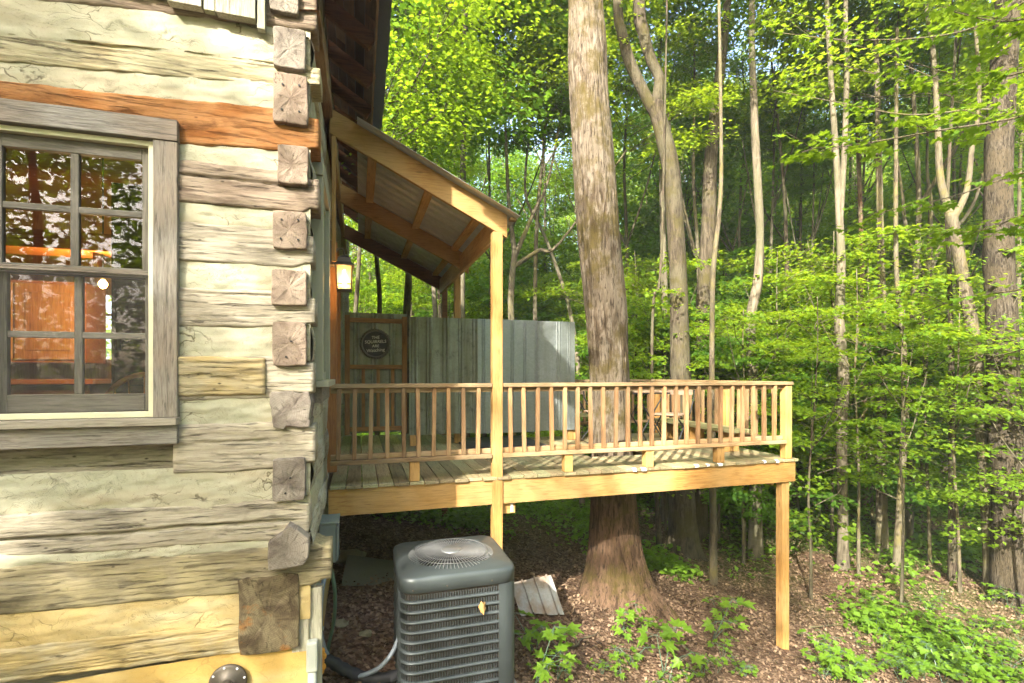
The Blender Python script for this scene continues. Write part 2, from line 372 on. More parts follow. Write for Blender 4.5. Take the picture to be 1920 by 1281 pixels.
RUSTY = galv('rusty_sheet', (.34, .345, .33), (.26, .17, .10), rough=.55, metal=.35, sk=.75)
SHING = plain('shingle_grey', (.15, .17, .18), .9, var=.35, nsc=30, bs=.4)
ACM = plain('ac_paint', (.052, .064, .064), .42, 0.2, var=.18, nsc=4)
ACL = plain('ac_louver', (.062, .074, .074), .42, .3, var=.15, nsc=5)
COIL = plain('ac_coil', (.075, .06, .05), .6, .2, var=.4, nsc=10)
FANM = plain('fan_wire', (.25, .26, .26), .35, .6)
BLACK = plain('black_metal', (.018, .018, .018), .45, .3)
BLACKR = plain('black_rubber', (.02, .021, .023), .7, bs=.3, nsc=14)
GREYP = plain('grey_conduit', (.20, .235, .26), .5)
GREYB = plain('grey_box_paint', (.15, .18, .17), .5)
PVC = plain('pvc_pale', (.36, .38, .32), .5)
HOSE = plain('hose_green', (.075, .13, .085), .4)
FOAM = plain('expanding_foam', (.55, .24, .02), .8, nsc=30, bs=.6)
BRONZE = plain('bronze_metal', (.10, .085, .065), .5, .5, nsc=20)
ROCK = plain('rock', (.24, .215, .12), .95, var=.5, nsc=22, bs=1.0)
TAGW = plain('white_tag', (.8, .8, .8), .6)
CHALK = plain('chalk', (.72, .70, .64), .9)
CHALKB = plain('chalkboard', (.016, .016, .016), .75)
GLASS = glass('window_glass', .012, k=1.1); GLASSL = glass('window_glass_lower', .0, .0015, k=.7)
SCREEN = screenmat('insect_screen')
INT = wood('interior_pine', (.33, .125, .028), (.24, .08, .016), None, 'X', var=.2)
INTY = wood('interior_board', (.42, .21, .05), (.33, .15, .03), None, 'Z', var=.2)
INTD = wood('interior_dark', (.07, .026, .012), (.04, .015, .007), None, 'X', var=.2)
TABW = wood('table_slat', (.42, .30, .21), (.30, .21, .14), None, 'X', var=.3)
LEAF = leafmat('leaf_canopy', (.085, .18, .014), (.185, .295, .022), (.38, .55, .02), .58)
LEAFD = leafmat('leaf_broad', (.05, .13, .018), (.12, .23, .025), (.24, .44, .03), .55)
LEAFU = leafmat('leaf_understory', (.085, .18, .012), (.18, .29, .020), (.40, .54, .02), .56)
LEAFF = leafmat('leaf_maple_near', (.085, .19, .012), (.15, .26, .02), (.34, .50, .02))
LEAFG = leafmat('leaf_ground', (.08, .17, .014), (.16, .28, .022), (.30, .46, .03), .4)
LITM = leafmat('leaf_litter', (.085, .056, .034), (.34, .235, .145), (.16, .08, .04), .12, .8)
BK_OLD = bark('bark_old', (.24, .205, .155), (.10, .074, .047), (.17, .14, .10), 1.5, 1.0, (.085, .066, .02), low=(-1.5, -.4, (.135, .085, .053)))
BK_GREY = bark('bark_grey', (.165, .138, .096), (.085, .069, .046), (.15, .135, .088), .7, 1.2, (.15, .13, .05))
BK_GREY_SHADE = bark('bark_grey_shaded', (.115, .094, .065), (.055, .044, .030), (.10, .09, .056), .8, 1.2, (.07, .06, .022))  # grey bark with shade put into its colour, for trunks lacking dappled shadow
BK_PALE = bark('bark_pale', (.20, .17, .122), (.115, .097, .066), (.11, .105, .062), .35, .8, None, (.16, .14, .11))
BK_DARK = bark('bark_dark', (.13, .10, .07), (.065, .05, .035), (.11, .105, .06), .9, 1.5)
BK_OAK = bark('bark_oak', (.135, .115, .085), (.05, .04, .028), (.10, .08, .05), 1.4, 2.0)
BK_RED = bark('bark_reddish', (.20, .115, .065), (.12, .065, .036), (.22, .17, .11), .8, 1.5)

# ------------------------------------------------------------------ terrain
def gz(x, y):
    x = np.asarray(x, float); y = np.asarray(y, float)
    z = -2.30 - .19*np.clip(x, -4, 7.0) + .03*np.clip(y-4.5, -6, 7)
    s = x*.55+y*.835
    t = np.maximum(0, s-12.5); az = np.degrees(np.arctan2(x, np.maximum(y, .1))); w = np.clip((az-27)/24, 0, 1); w = .10+.80*w*w*(3-2*w)
    z = z + w*(np.where(t < 5, .026*t*t, .026*25+.26*(t-5)) - np.maximum(0, s-70)*.2)
    z = z + .05*fbm(x*.6, y*.6, 3.1, 3) + .20*vn(x*.15, y*.15, 9.7)*np.clip((np.hypot(x, y)-9)/8, 0, 1)
    return z
def gzf(x, y): return float(gz(x, y))
def ground_hit(px, py):
    r = ray(px, py); d = 1.0
    for i in range(6000):
        p = r*d
        if p.z < gzf(p.x, p.y): return p
        d += .02
    return r*60
def axis_pts(lo, hi, a, b, fine, g):
    out = list(np.arange(a, b, fine)); st = fine; v = b
    while v < hi: out.append(v); st *= g; v += st
    out.append(hi); st = fine; v = a-fine
    while v > lo: out.insert(0, v); st *= g; v -= st
    out.insert(0, lo); return np.array(out)
gx = axis_pts(-90, 120, -3, 13, .16, 1.12); gy = axis_pts(-90, 130, 2.5, 14, .16, 1.12)
XX, YY = np.meshgrid(gx, gy, indexing='ij')
m = MB(); m.grid(np.stack([XX, YY, gz(XX, YY)+.012*vn(XX*5, YY*5, 1)], -1)[:, ::-1].copy()[:, ::-1])
def groundmat():
    mt, nt, b, out = nmat('forest_floor')
    tc = nd(nt, 'TexCoord').outputs['Object']
    v1 = nd(nt, 'TexVoronoi', {'Vector': nd(nt, 'Mapping', {'Vector': tc, 'Scale': (1, 1, .3)}).outputs[0], 'Scale': 26.0, 'Randomness': 1.0})
    v2 = nd(nt, 'TexVoronoi', {'Vector': tc, 'Scale': 55.0})
    n1 = noise(nt, tc, 1.1, 5, .6); n2 = noise(nt, tc, 30, 4, .7)
    c = nd(nt, 'SeparateColor', {0: v1.outputs['Color']})
    col = ramp(nt, c.outputs[0], [(.1, (.065, .042, .026)), (.4, (.12, .075, .046)), (.7, (.17, .11, .068)), (.95, (.26, .18, .115))])
    col = mixc(nt, mth(nt, 'MULTIPLY', nd(nt, 'SeparateColor', {0: v2.outputs['Color']}).outputs[1], .5), col, (.10, .056, .034))
    col = mixc(nt, ramp(nt, n1, [(.52, 0.0), (.68, .55)]), col, (.075, .05, .032))
    ds = nd(nt, 'VectorMath', {0: tc}, operation='LENGTH').outputs['Value']
    gf = nd(nt, 'MapRange', {'Value': ds, 'From Min': 8.5, 'From Max': 13.0}).outputs[0]
    gm = mth(nt, 'MULTIPLY', gf, ramp(nt, noise(nt, tc, .55, 4, .6), [(.40, 0.0), (.56, .85)]))
    col = mixc(nt, gm, col, mixc(nt, n2, (.04, .085, .012), (.10, .16, .025)))
    nt.links.new(col, b.inputs['Base Color']); b.inputs['Roughness'].default_value = .95; b.inputs['Specular IOR Level'].default_value = .1
    nt.links.new(bump(nt, mth(nt, 'ADD', mth(nt, 'MULTIPLY', v1.outputs['Distance'], 1.4), mth(nt, 'MULTIPLY', n2, .6)), .8, .02), b.inputs['Normal'])
    return mt
g = m.build('ground', groundmat(), None, smooth=True); tag(g, kind='structure', label='brown leaf covered forest floor sloping away under the deck')

# ------------------------------------------------------------------ the log cabin
cabin = thing('log_cabin', 'old hewn log cabin with pale chinking and square log ends', 'cabin', (-3, 6, -2.3))
GY, SX, EY = 3.38, -.28, 10.0      # gable face, side face, far end
WX0, WX1, WZ0, WZ1 = -2.04, -1.0, -.40, 1.45     # window with its casing

def hewn(x0, x1, za, zb, slope=0, mat='grey', cracks=(), depth=.2, seed=0, endtaper=None, face=GY, wob=.010):
    """a hewn log on the gable: a rough front face wrapped over the top and bottom edge"""
    nx = max(12, int((x1-x0)/.022)); nz = 30
    xs = np.linspace(x0, x1, nx); t = np.linspace(0, 1, nz)
    Xg, T = np.meshgrid(xs, t, indexing='ij')
    lo = za+slope*(xs-x0)+wob*fbm(xs*2.2, seed*3.1, .5, 4)+wob*.4*vn(xs*24, seed, 3); hi = zb+slope*(xs-x0)+wob*fbm(xs*2.2, seed*3.1+9, 5.5, 4)+wob*.4*vn(xs*24, seed+5, 3)
    if endtaper:
        k = np.clip((xs-(x1-endtaper[0]))/.05, 0, 1); lo = lo+k*endtaper[1]; hi = hi-k*endtaper[2]
    Z = lo[:, None]+(hi-lo)[:, None]*T
    e = np.minimum(T, 1-T)
    bul = .016*np.clip(e*22, 0, 1)**.5+.003*np.sin(np.pi*T)+.006*vn(Xg*.9, Z*4, seed+2)
    Y = face-bul + .007*fbm(Xg*2.2, Z*9, seed*5.3, 3)+.0035*fbm(Xg*5, Z*60, seed, 2)
    for (c0, sl_, w, dp, xa, xb) in cracks:
        cz = c0+sl_*(Xg-x0)+.010*vn(Xg*3, seed, 1)+.004*vn(Xg*15, seed, 2)
        fade = np.clip((Xg-xa)/.15, 0, 1)*np.clip((xb-Xg)/.15, 0, 1)
        Y = Y + dp*fade*np.exp(-((Z-cz)/w)**2)
    back = face+depth
    P = np.stack([Xg, Y, Z], -1)
    P = np.concatenate([np.stack([xs, np.full(nx, back), lo], -1)[:, None], P, np.stack([xs, np.full(nx, back), hi], -1)[:, None]], 1)
    mb = MB(); mb.grid(P)
    n = P.shape[1]
    mb.f.append(tuple(range(n))[::-1]); mb.mi.append(0)
    mb.f.append(tuple((nx-1)*n+i for i in range(n))); mb.mi.append(0)
    return mb.build('log', LOGM[mat], cabin, smooth=True)

# z bottom, z top, right end, colour, slope, cracks, end taper
RX = [(2.13, 2.62, -.255, 'brown', .07, ()),
      (1.775, 1.93, -.235, 'tan', .065, ((1.70, .062, .007, .03, -3.0, -.4),)),
      (1.375, 1.635, -.245, 'orange', .045, ()),
      (.997, 1.25, -.245, 'brown', -.004, ((1.16, -.01, .006, .028, -1.1, -.25),)),
      (.655, .89, -.275, 'grey', 0, ()),
      (.285, .505, -.265, 'grey', 0, ((.47, 0, .004, .014, -1.0, -.3),)),
      (-.145, .113, -.275, 'grey', 0, ((.02, 0, .004, .014, -1.0, -.2),)),
      (-.582, -.285, -.265, 'grey', 0, ((-.40, 0.003, .004, .014, -1.6, -.4),)),
      (-1.012, -.768, -.30, 'grey', -.018, ((-.885, -.001, .008, .04, -2.8, -.33),)),
      (-1.315, -1.05, -.17, 'dark', -.014, ()),
      (-1.675, -1.485, -.62, 'yellow', -.018, ((-1.60, -.010, .005, .014, -2.6, -.7),))]
for i, (za, zb, xr, mt, sl_, ck) in enumerate(RX):
    et = None if i in (0, 10) else (.10, .03, .03)
    x0 = -3.6
    spans = [(x0, xr)]
    if za < WZ1-.12 and zb > WZ0+.05: spans = [(x0, WX0+.03), (WX1-.03, xr)]
    for (a, b) in spans:
        dz = sl_*(a-xr)
        hewn(a, b, za+dz, zb+dz, sl_, mt, ck if b == xr else (), seed=i*3.7+1, endtaper=et if b == xr else None)
# the yellow new splice in the seventh log
hewn(-1.03, -.545, -.128, .10, 0, 'yellow', ((-.01, .0, .004, .012, -1.0, -.6),), depth=.02, seed=77, face=GY-.012, wob=.006)
# chinking between the logs
edges = [(RX[i+1][1]-.012, RX[i][0]+.012, (RX[i][4]+RX[i+1][4])/2) for i in range(10)]
for i, (za, zb, sl_) in enumerate(edges):
    xr = -.292
    spans = [(-3.6, xr)]
    if za < WZ1-.12 and zb > WZ0+.05: spans = [(-3.6, WX0+.03), (WX1-.03, xr)]
    for (a, b) in spans:
        nx = int((b-a)/.025)+2; xs = np.linspace(a, b, nx); t = np.linspace(0, 1, 22)
        Xg, T = np.meshgrid(xs, t, indexing='ij'); Z = za-.02+sl_*(Xg-xr)+(zb-za+.04)*T
        Y = GY+.000-.009*np.sin(np.pi*T)**.6+.005*fbm(Xg*3, Z*7, i*4.2, 4)+.005*fbm(Xg*14, Z*30, i, 3)
        mb = MB(); mb.grid(np.stack([Xg, Y, Z], -1)); mb.build('chinking', CHINKY if i == 9 else CHINK, cabin, smooth=True)
# foundation below the logs, wrapping the corner
mb = MB()
xs = np.linspace(-3.6, -.30, 120); t = np.linspace(0, 1, 30); Xg, T = np.meshgrid(xs, t, indexing='ij'); Z = -2.6+T*(.93+.03*(Xg+.62)+.01)
mb.grid(np.stack([Xg, GY+.004+.006*fbm(Xg*3, Z*3, 2, 3), Z], -1))
mb.box(-.48, -.298, GY+.02, EY, -2.7, -1.66)
mb.build('foundation_wall', FOUND, cabin, smooth=False)

def endblock(px0, px1, py0, py1, mat, proud=.055, shape=None, seed=0, irr=.012):
    Y = GY-proud
    a = onY(px0, (py0+py1)/2, Y); b = onY(px1, (py0+py1)/2, Y); zt = onY(px1-25, py0, Y).z; zb = onY(px1-25, py1, Y).z
    cx, cz = (a.x+b.x)/2, (zt+zb)/2; hw, hh = (b.x-a.x)/2, (zt-zb)/2
    if shape is None:
        shape = []
        for (u0, v0, u1, v1) in ((-1, -1, 1, -1), (1, -1, 1, 1), (1, 1, -1, 1), (-1, 1, -1, -1)):
            for k in range(7): shape.append((u0+(u1-u0)*k/7, v0+(v1-v0)*k/7))
    pts = []
    for (u, v) in shape:
        q = 1-.045*max(0, abs(u)+abs(v)-1.7)/.3
        pts.append((cx+u*hw*q+irr*float(fbm(u*2.1+seed, v*2.1, seed*.7, 2)), cz+v*hh*q+irr*float(fbm(u*2.1, v*2.1+seed, 3+seed, 2))))
    root = None
    n = len(pts); mb = MB()
    rings = []
    for (yy, s_) in ((GY+.20, 1.0), (Y+.012, 1.0), (Y+.003, .985), (Y, .94)):
        rings.append([(cx+(x-cx)*s_-cx, yy-Y, cz+(z-cz)*s_-cz) for x, z in pts])
    for r_ in rings: mb.v += r_
    for k in range(len(rings)-1):
        for i in range(n):
            j = (i+1) % n; mb.f.append((k*n+i, k*n+j, (k+1)*n+j, (k+1)*n+i)); mb.mi.append(0)
    # face: fan with roughness
    c0 = len(mb.v)
    for s_ in (.62, .3):
        mb.v += [((x-cx)*s_, .004*float(vn(x*30, z*30, seed)), (z-cz)*s_) for x, z in pts]
    mb.v.append((0, .002, 0)); top = (len(rings)-1)*n
    for A, B in ((top, c0), (c0, c0+n)):
        for i in range(n):
            j = (i+1) % n; mb.f.append((A+i, A+j, B+j, B+i)); mb.mi.append(0)
    for i in range(n): mb.f.append((c0+n+i, c0+n+(i+1) % n, len(mb.v)-1)); mb.mi.append(0)
    o = mb.build('log_end', ENDM[mat], None)
    o.parent = cabin; o.location = Vector((cx, Y, cz))-wloc(cabin)
    return cx, cz, hw, hh, o
BL = [(505, 560, -40, 22, 'b'), (512, 573, 52, 128, 'b'), (512, 577, 138, 232, 'a'), (520, 578, 272, 345, 'a'), (510, 575, 396, 467, 'a'), (508, 575, 505, 573, 'a'), (510, 575, 603, 686, 'a'),
      (507, 580, 735, 803, 'b'), (510, 572, 860, 940, 'b')]
for i, (a, b, c, d, mt) in enumerate(BL):
    q = endblock(a, b, c, d, mt, seed=i*2.3+.4, irr=.022 if i == 7 else .0045)
    if i in (2, 4, 6, 8):          # nail heads sunk in the end grain
        for (u, v) in ([(-.5, -.5), (.5, -.5), (-.45, .5), (.5, .55)] if i in (2, 4) else [(.1, .1), (-.2, -.6)]):
            mb = MB(); mb.lathe([(.0005, -.004), (.006, -.004), (.006, .012)], n=10, M=Matrix.Rotation(R(-90), 4, 'X'))
            k = mb.build('nail', BLACK, None); k.parent = q[4]; k.location = (u*q[2], -.003, v*q[3])
endblock(502, 578, 985, 1066, 'b', .11, [(-1, -1), (0, -1), (.75, -.9), (1, -.6), (1, 0), (1, .3), (.45, .75), (.05, 1), (-.35, .6), (-1, .2), (-1, -.4)], 5.5, .008)
endblock(445, 562, 1078, 1222, 'c', .035, None, 9.1, .012)
# side wall: logs whose ends are the blocks, chinking, upper boards
for i, (a, b, c, d, mt) in enumerate(BL[1:]+[(502, 578, 985, 1066, 'b')]):
    zt = onY(550, c, GY-.05).z; zb = onY(550, d, GY-.05).z
    ys = np.linspace(GY-.02, EY, 150); t = np.linspace(0, 1, 12); Yg, T = np.meshgrid(ys, t, indexing='ij')
    Z = zb+(zt-zb)*T+.02*fbm(Yg*1.3, i*3.3, 0, 3)
    X = SX-.03+.03*np.sin(np.pi*np.clip(T*1.1-.05, 0, 1))**.5+.02*fbm(Yg*1.6, Z*5, i, 3)
    X = np.where(T == 0, SX-.2, np.where(T == 1, SX-.2, X))
    mb = MB(); mb.grid(np.stack([X, Yg, Z], -1)); mb.build('log', LOGM['side'], cabin, smooth=True)
ys = np.linspace(GY+.0, EY-.02, 200); t = np.linspace(-1.72, 2.4, 150); Yg, Z = np.meshgrid(ys, t, indexing='ij')
mb = MB(); mb.grid(np.stack([SX-.022+.012*fbm(Yg*3, Z*4, 3.3, 4), Yg, Z], -1)); mb.build('chinking', CHINK, cabin, smooth=True)
mb = MB(); ys = np.linspace(GY-.04, EY, 120); t = np.linspace(0, 1, 10); Yg, T = np.meshgrid(ys, t, indexing='ij')
Z = 2.22+.22*T+.015*fbm(Yg*1.5, 1, 1, 3); X = np.where((T == 0) | (T == 1), SX-.1, SX+.045+.015*fbm(Yg*2, Z*5, 4, 3))
mb.grid(np.stack([X, Yg, Z], -1)); mb.build('plate_log', wood('plate_log_wood', (.16, .075, .035), (.09, .04, .02), (.22, .14, .08), 'Y', bs=.8), cabin, smooth=True)
mb = MB()
y = GY+.02
while y < EY-.05:
    w = .17+.05*random.random(); mb.box(SX-.06, SX-.015+.012*random.random(), y, min(y+w-.006, EY), 2.42, 3.2); y += w
mb.build('upper_boards', wood('upper_board_wood', (.33, .32, .22), (.23, .22, .14), (.28, .22, .14), 'Z', bs=.6), cabin)
# corner trim board below and the house body behind (closes the cabin)
box('corner_board', GABLE, cabin, -.325, -.226, GY+.012, GY+.05, -2.7, -1.335)
box('corner_filler', GABLE, cabin, -.40, -.302, GY+.004, GY+.1, -1.72, -1.30)
box('far_corner_log', LOGM['side'], cabin, -.42, -.19, EY-.05, EY+.2, -1.7, 2.5, .02)
# gable siding boards overhanging at the top
mb = MB(); x = -.60
xs = [-1.9, -1.72, -1.56, -1.36, -1.19, -1.045, -.865, -.80, -.585, -.535]
for i in range(len(xs)-1):
    zz = (2.16 if i < 5 else 2.10 if i < 8 else 2.055)+random.uniform(-.012, .006)
    mb.box(xs[i]+.004, xs[i+1]-.003, GY-.075-.014*(i % 2), GY-.03, zz, 4.2)
mb.build('gable_siding', GABLE, cabin, .004)

# main roof: soffit boards, rafters, fascia, shingle edge
SL = math.tan(R(40))
def roofp(x, y, up): return Vector((x, y, 2.92-(x-(-.0))*SL*.78+up))      # underside height by x
Y0R, Y1R = 2.55, 10.45
mb = MB()
xb = -.55; 
for k in range(8):
    x0, x1 = xb+k*.085, xb+(k+1)*.085-.004
    if x1 > .135: x1 = .135
    if x0 >= x1: break
    zA, zB = roofp(x0, 0, .13).z, roofp(x1, 0, .13).z
    y = Y0R
    while y < Y1R:
        L = random.uniform(.7, 2.2); y2 = min(Y1R, y+L)
        j = random.uniform(0, .006)
        mb.add([(x0, y, zA+j), (x1, y, zB+j), (x1, y2-.004, zB+j), (x0, y2-.004, zA+j), (x0, y, zA+j+.02), (x1, y, zB+j+.02), (x1, y2-.004, zB+j+.02), (x0, y2-.004, zA+j+.02)],
               [(0, 1, 2, 3), (7, 6, 5, 4), (0, 4, 5, 1), (1, 5, 6, 2), (2, 6, 7, 3), (3, 7, 4, 0)]); y = y2
mb.build('roof_boards', SOFF, cabin)
y = 2.75
while y < Y1R:
    mb = MB(); a = roofp(-.5, y, .055); b = roofp(.115, y, .055); mb.beam(a, b, .055, .15); mb.build('rafter', RAFT, cabin, .004); y += .62
mb = MB(); mb.box(.125, .143, Y0R, Y1R, roofp(.13, 0, .02).z, roofp(.13, 0, .16).z); mb.build('fascia', wood('fascia_wood', (.26, .15, .07), (.17, .09, .04), None, 'Y'), cabin, .003)
roof = MB()
y = Y0R
while y < Y1R:
    L = .30; j = random.uniform(0, .012); zA, zB = roofp(-.55, 0, .165).z, roofp(.24+j, 0, .15).z
    zA2 = zA+.03; roof.add([(-.55, y, zA), (.24+j, y, zB), (.24+j, y+L-.004, zB-.006), (-.55, y+L-.004, zA-.006), (-.55, y, zA2), (.24+j, y, zB+.025), (.24+j, y+L-.004, zB+.02), (-.55, y+L-.004, zA2)],
               [(0, 1, 2, 3), (7, 6, 5, 4), (0, 4, 5, 1), (1, 5, 6, 2), (2, 6, 7, 3), (3, 7, 4, 0)]); y += L
zt = roofp(-.55, 0, .175).z
roof.add([(-.55, Y0R, zt), (-.55, Y1R, zt), (-4.2, Y1R, zt+3.65*SL*.9), (-4.2, Y0R, zt+3.65*SL*.9)], [(0, 1, 2, 3)])
roof.build('roof', SHING, cabin)

# front window of the gable
win = bpy.data.objects.new('window', None); COL.objects.link(win); win.parent = cabin; win.location = Vector((-1.52, GY, .5))-wloc(cabin)
def wbox(name, mat, x0, x1, y0, y1, z0, z1, bev=.004): return box(name, mat, win, x0, x1, y0, y1, z0, z1, bev)
wbox('casing', GREYW['Z'], -1.12, -1.0, GY-.05, GY+.08, -.245, 1.33); wbox('casing', GREYW['Z'], -2.04, -1.92, GY-.05, GY+.08, -.245, 1.33)
wbox('casing', GREYW['X'], -2.06, -.998, GY-.058, GY+.08, 1.332, 1.453)
wbox('apron', GREYW['X'], -2.06, -1.0, GY-.055, GY+.06, -.398, -.292)
wbox('sill', wood('sill_wood', (.42, .38, .30), (.30, .26, .19), None, 'X', bs=.5), -2.06, -.995, GY-.085, GY+.06, -.289, -.247)
mb = MB()
for a in ((-1.152, -1.122, -.244, 1.329), (-1.918, -1.888, -.244, 1.329)): mb.box(a[0], a[1], GY-.02, GY+.02, a[2], a[3])
mb.box(-1.888, -1.152, GY-.02, GY+.02, 1.30, 1.329); mb.box(-1.888, -1.152, GY-.02, GY+.02, -.244, -.212)
mb.build('screen_frame', CREAM, win, .003)
def sash(x0, x1, z0, z1, y, botr, topr, gm_):
    w = .045
    for a in (x0, x1-w): box('sash_stile', SASH['Z'], win, a, a+w, y, y+.035, z0, z1)
    mb = MB(); mb.box(x0+w, x1-w, y-.002, y+.034, z0, z0+botr); mb.box(x0+w, x1-w, y-.002, y+.034, z1-topr, z1)
    zm = (z0+botr+z1-topr)/2; xm = (x0+x1)/2
    mb.box(x0+w, x1-w, y+.003, y+.03, zm-.018, zm+.018)
    mb.build('sash_rail', SASH['X'], win, .004)
    mb = MB(); mb.box(xm-.02, xm+.02, y+.001, y+.031, z0+botr, z1-topr); mb.build('muntin', SASH['Z'], win, .004)
    gl = MB(); e = .001
    for (a, b) in ((x0+w-e, xm-.019), (xm+.019, x1-w+e)):
        for (c, d) in ((z0+botr-e, zm-.017), (zm+.017, z1-topr+e)):
            gl.add([(a, y+.018, c), (b, y+.018, c), (b, y+.018, d), (a, y+.018, d)], [(0, 1, 2, 3)])
    gl.build('pane', gm_, win)
sash(-1.888, -1.152, .56, 1.30, GY+.022, .045, .07, GLASS)
sash(-1.888, -1.152, -.212, .60, GY+.062, .10, .045, GLASSL)
mb = MB(); mb.add([(-1.888, GY+.004, -.212), (-1.152, GY+.004, -.212), (-1.152, GY+.004, .57), (-1.888, GY+.004, .57)], [(0, 1, 2, 3)]); mb.build('insect_screen', SCREEN, win)
wbox('meeting_rail', GREYW['X'], -1.888, -1.152, GY+.002, GY+.02, .568, .592, .002)

# room behind the window
RX0, RX1, RY0, RY1, RZ0, RZ1 = -4.6, -.50, GY+.17, 8.0, -.97, 2.2
mb = MB(); 
mb.box(RX0, RX1, RY0, RY1+.1, RZ0-.1, RZ0); mb.build('interior_floor', INTD, cabin)
mb = MB(); mb.box(RX0, RX1, RY0, RY1, RZ1, RZ1+.1); mb.build('interior_ceiling', INT, cabin)
for a in (RX0-.1, RX1): box('interior_wall', INTY, cabin, a, a+.1, RY0, RY1, RZ0, RZ1, 0)
hx0, hx1, hz0, hz1 = -3.34, -3.12, .20, 1.06
mb = MB(); mb.box(RX0, hx0, RY1, RY1+.1, RZ0, RZ1); mb.box(hx1, RX1, RY1, RY1+.1, RZ0, RZ1); mb.box(hx0, hx1, RY1, RY1+.1, RZ0, hz0); mb.box(hx0, hx1, RY1, RY1+.1, hz1, RZ1)
mb.box(hx0, hx1, RY1+.02, RY1+.05, .50, .53); mb.box(hx0, hx1, RY1+.02, RY1+.05, .78, .81)
mb.build('interior_wall', INTY, cabin)
mb = MB(); mb.box(RX0, WX0, RY0-.02, RY0, RZ0, RZ1); mb.box(WX1, RX1, RY0-.02, RY0, RZ0, RZ1); mb.box(WX0, WX1, RY0-.02, RY0, RZ0, WZ0); mb.box(WX0, WX1, RY0-.02, RY0, WZ1, RZ1); mb.build('interior_wall', INTD, cabin)
# outer envelope behind the chinking so no light leaks in
mb = MB(); mb.box(-4.7, WX0+.02, GY+.10, GY+.14, -2.6, 4.0); mb.box(WX1-.02, -.42, GY+.10, GY+.14, -2.6, 4.0); mb.box(WX0+.02, WX1-.02, GY+.10, GY+.14, -2.6, WZ0+.02); mb.box(WX0+.02, WX1-.02, GY+.10, GY+.14, WZ1-.02, 4.0)
mb.build('wall_core', LOGM['grey'], cabin)
mb = MB(); mb.box(-4.9, -4.72, GY+.1, EY, -2.6, 4.0); mb.box(-4.7, -.5, EY-.1, EY, -2.6, -.98); mb.box(-4.7, -.5, EY-.1, EY, 1.7, 4.0); mb.box(-2.4, -.5, EY-.1, EY, -.98, 1.7); mb.build('far_wall', LOGM['grey'], cabin)

kit = thing('kitchen_cabinet', 'warm pine kitchen cabinet with two doors seen dimly through the lower left panes', 'cabinet', (-3.2, 6.4, .3))
box('cabinet_body', INT, kit, -3.9, -2.72, 6.3, 6.75, .12, .95)
for a, b in ((-3.88, -3.32), (-3.30, -2.74)):
    mb = MB(); mb.box(a, b, 6.275, 6.297, .15, .92); mb.box(a+.09, b-.09, 6.265, 6.274, .24, .83); mb.build('cabinet_door', INTY, kit, .006)
cou = thing('kitchen_counter', 'dark kitchen counter below the pine cabinet behind the window', 'counter', (-3.2, 6.4, -.97))
box('counter_body', INTD, cou, -4.2, -2.6, 6.1, 6.8, -.965, -.10); box('counter_top', INT, cou, -4.25, -2.55, 6.05, 6.85, -.098, -.05)
fr = thing('dark_cupboard', 'tall dark brown cupboard at the right inside the window', 'cupboard', (-1.7, 5.2, -.97))
box('cupboard_body', INTD, fr, -1.98, -1.30, 5.0, 5.6, -.965, 1.6); box('cupboard_door', INTD, fr, -1.95, -1.33, 4.98, 4.998, -.9, 1.55); box('handle', BRONZE, fr, -1.92, -1.90, 4.955, 4.978, .2, .34)
shf = thing('wall_shelf', 'orange pine shelf across the upper left pane inside the room', 'shelf', (-2.6, 5.6, 1.3))
box('shelf_board', INT, shf, -3.6, -2.1, 5.4, 5.75, 1.10, 1.26); box('bracket', INTD, shf, -2.3, -2.26, 5.45, 5.7, .95, 1.098)
pl_ = thing('pendant_lamp', 'small bare glowing bulb hanging inside the window', 'lamp', (-2.24, 5.5, .85))
mb = MB(); mb.tube([(-2.24, 5.5, 2.19), (-2.24, 5.5, .93)], .006); mb.build('cord', BLACK, pl_)
mb = MB(); mb.lathe([(.001, .92), (.018, .92), (.02, .89), (.016, .86)], (-2.24, 5.5, 0), 12); mb.build('socket', BRONZE, pl_)
mb = MB(); mb.lathe([(.014, .86), (.032, .835), (.034, .815), (.02, .79), (.001, .782)], (-2.24, 5.5, 0), 14); mb.build('bulb', emit('bulb_glow', (1, .55, .16), 14), pl_)
lp = bpy.data.lights.new('bulb_light', 'POINT'); lp.energy = 16; lp.color = (1, .60, .24); lp.shadow_soft_size = .06; lo_ = bpy.data.objects.new('bulb_light', lp); COL.objects.link(lo_); lo_.location = (-2.24, 5.42, .72)
ch = thing('wicker_chair', 'rattan chair with a curved back just visible in the lowest right pane', 'chair', (-1.52, 4.35, -.97))
mb = MB(); arc = [(-1.52+.27*math.cos(a), 4.35+.05*math.sin(a), -.30+.30*math.sin(a)) for a in np.linspace(-.35, math.pi+.35, 22)]
mb.tube(arc, .02, 8); mb.build('backrest', INT, ch)
mb = MB()
for k in range(7):
    a = .35+k*.4; mb.tube([(-1.52+.26*math.cos(a), 4.35, -.30+.29*math.sin(a)), (-1.52+.2*math.cos(a), 4.35, -.5)], .006, 6)
mb.build('spindles', INT, ch)
mb = MB(); mb.lathe([(.001, -.50), (.25, -.50), (.26, -.52), (.24, -.54), (.001, -.54)], (-1.52, 4.58, 0), 20); mb.build('seat', INT, ch)
for sx in (-1, 1):
    for sy in (-1, 1):
        mb = MB(); mb.tube([(-1.52+sx*.18, 4.58+sy*.18, -.53), (-1.52+sx*.22, 4.58+sy*.22, -.965)], .016, 8); mb.build('leg', INT, ch)

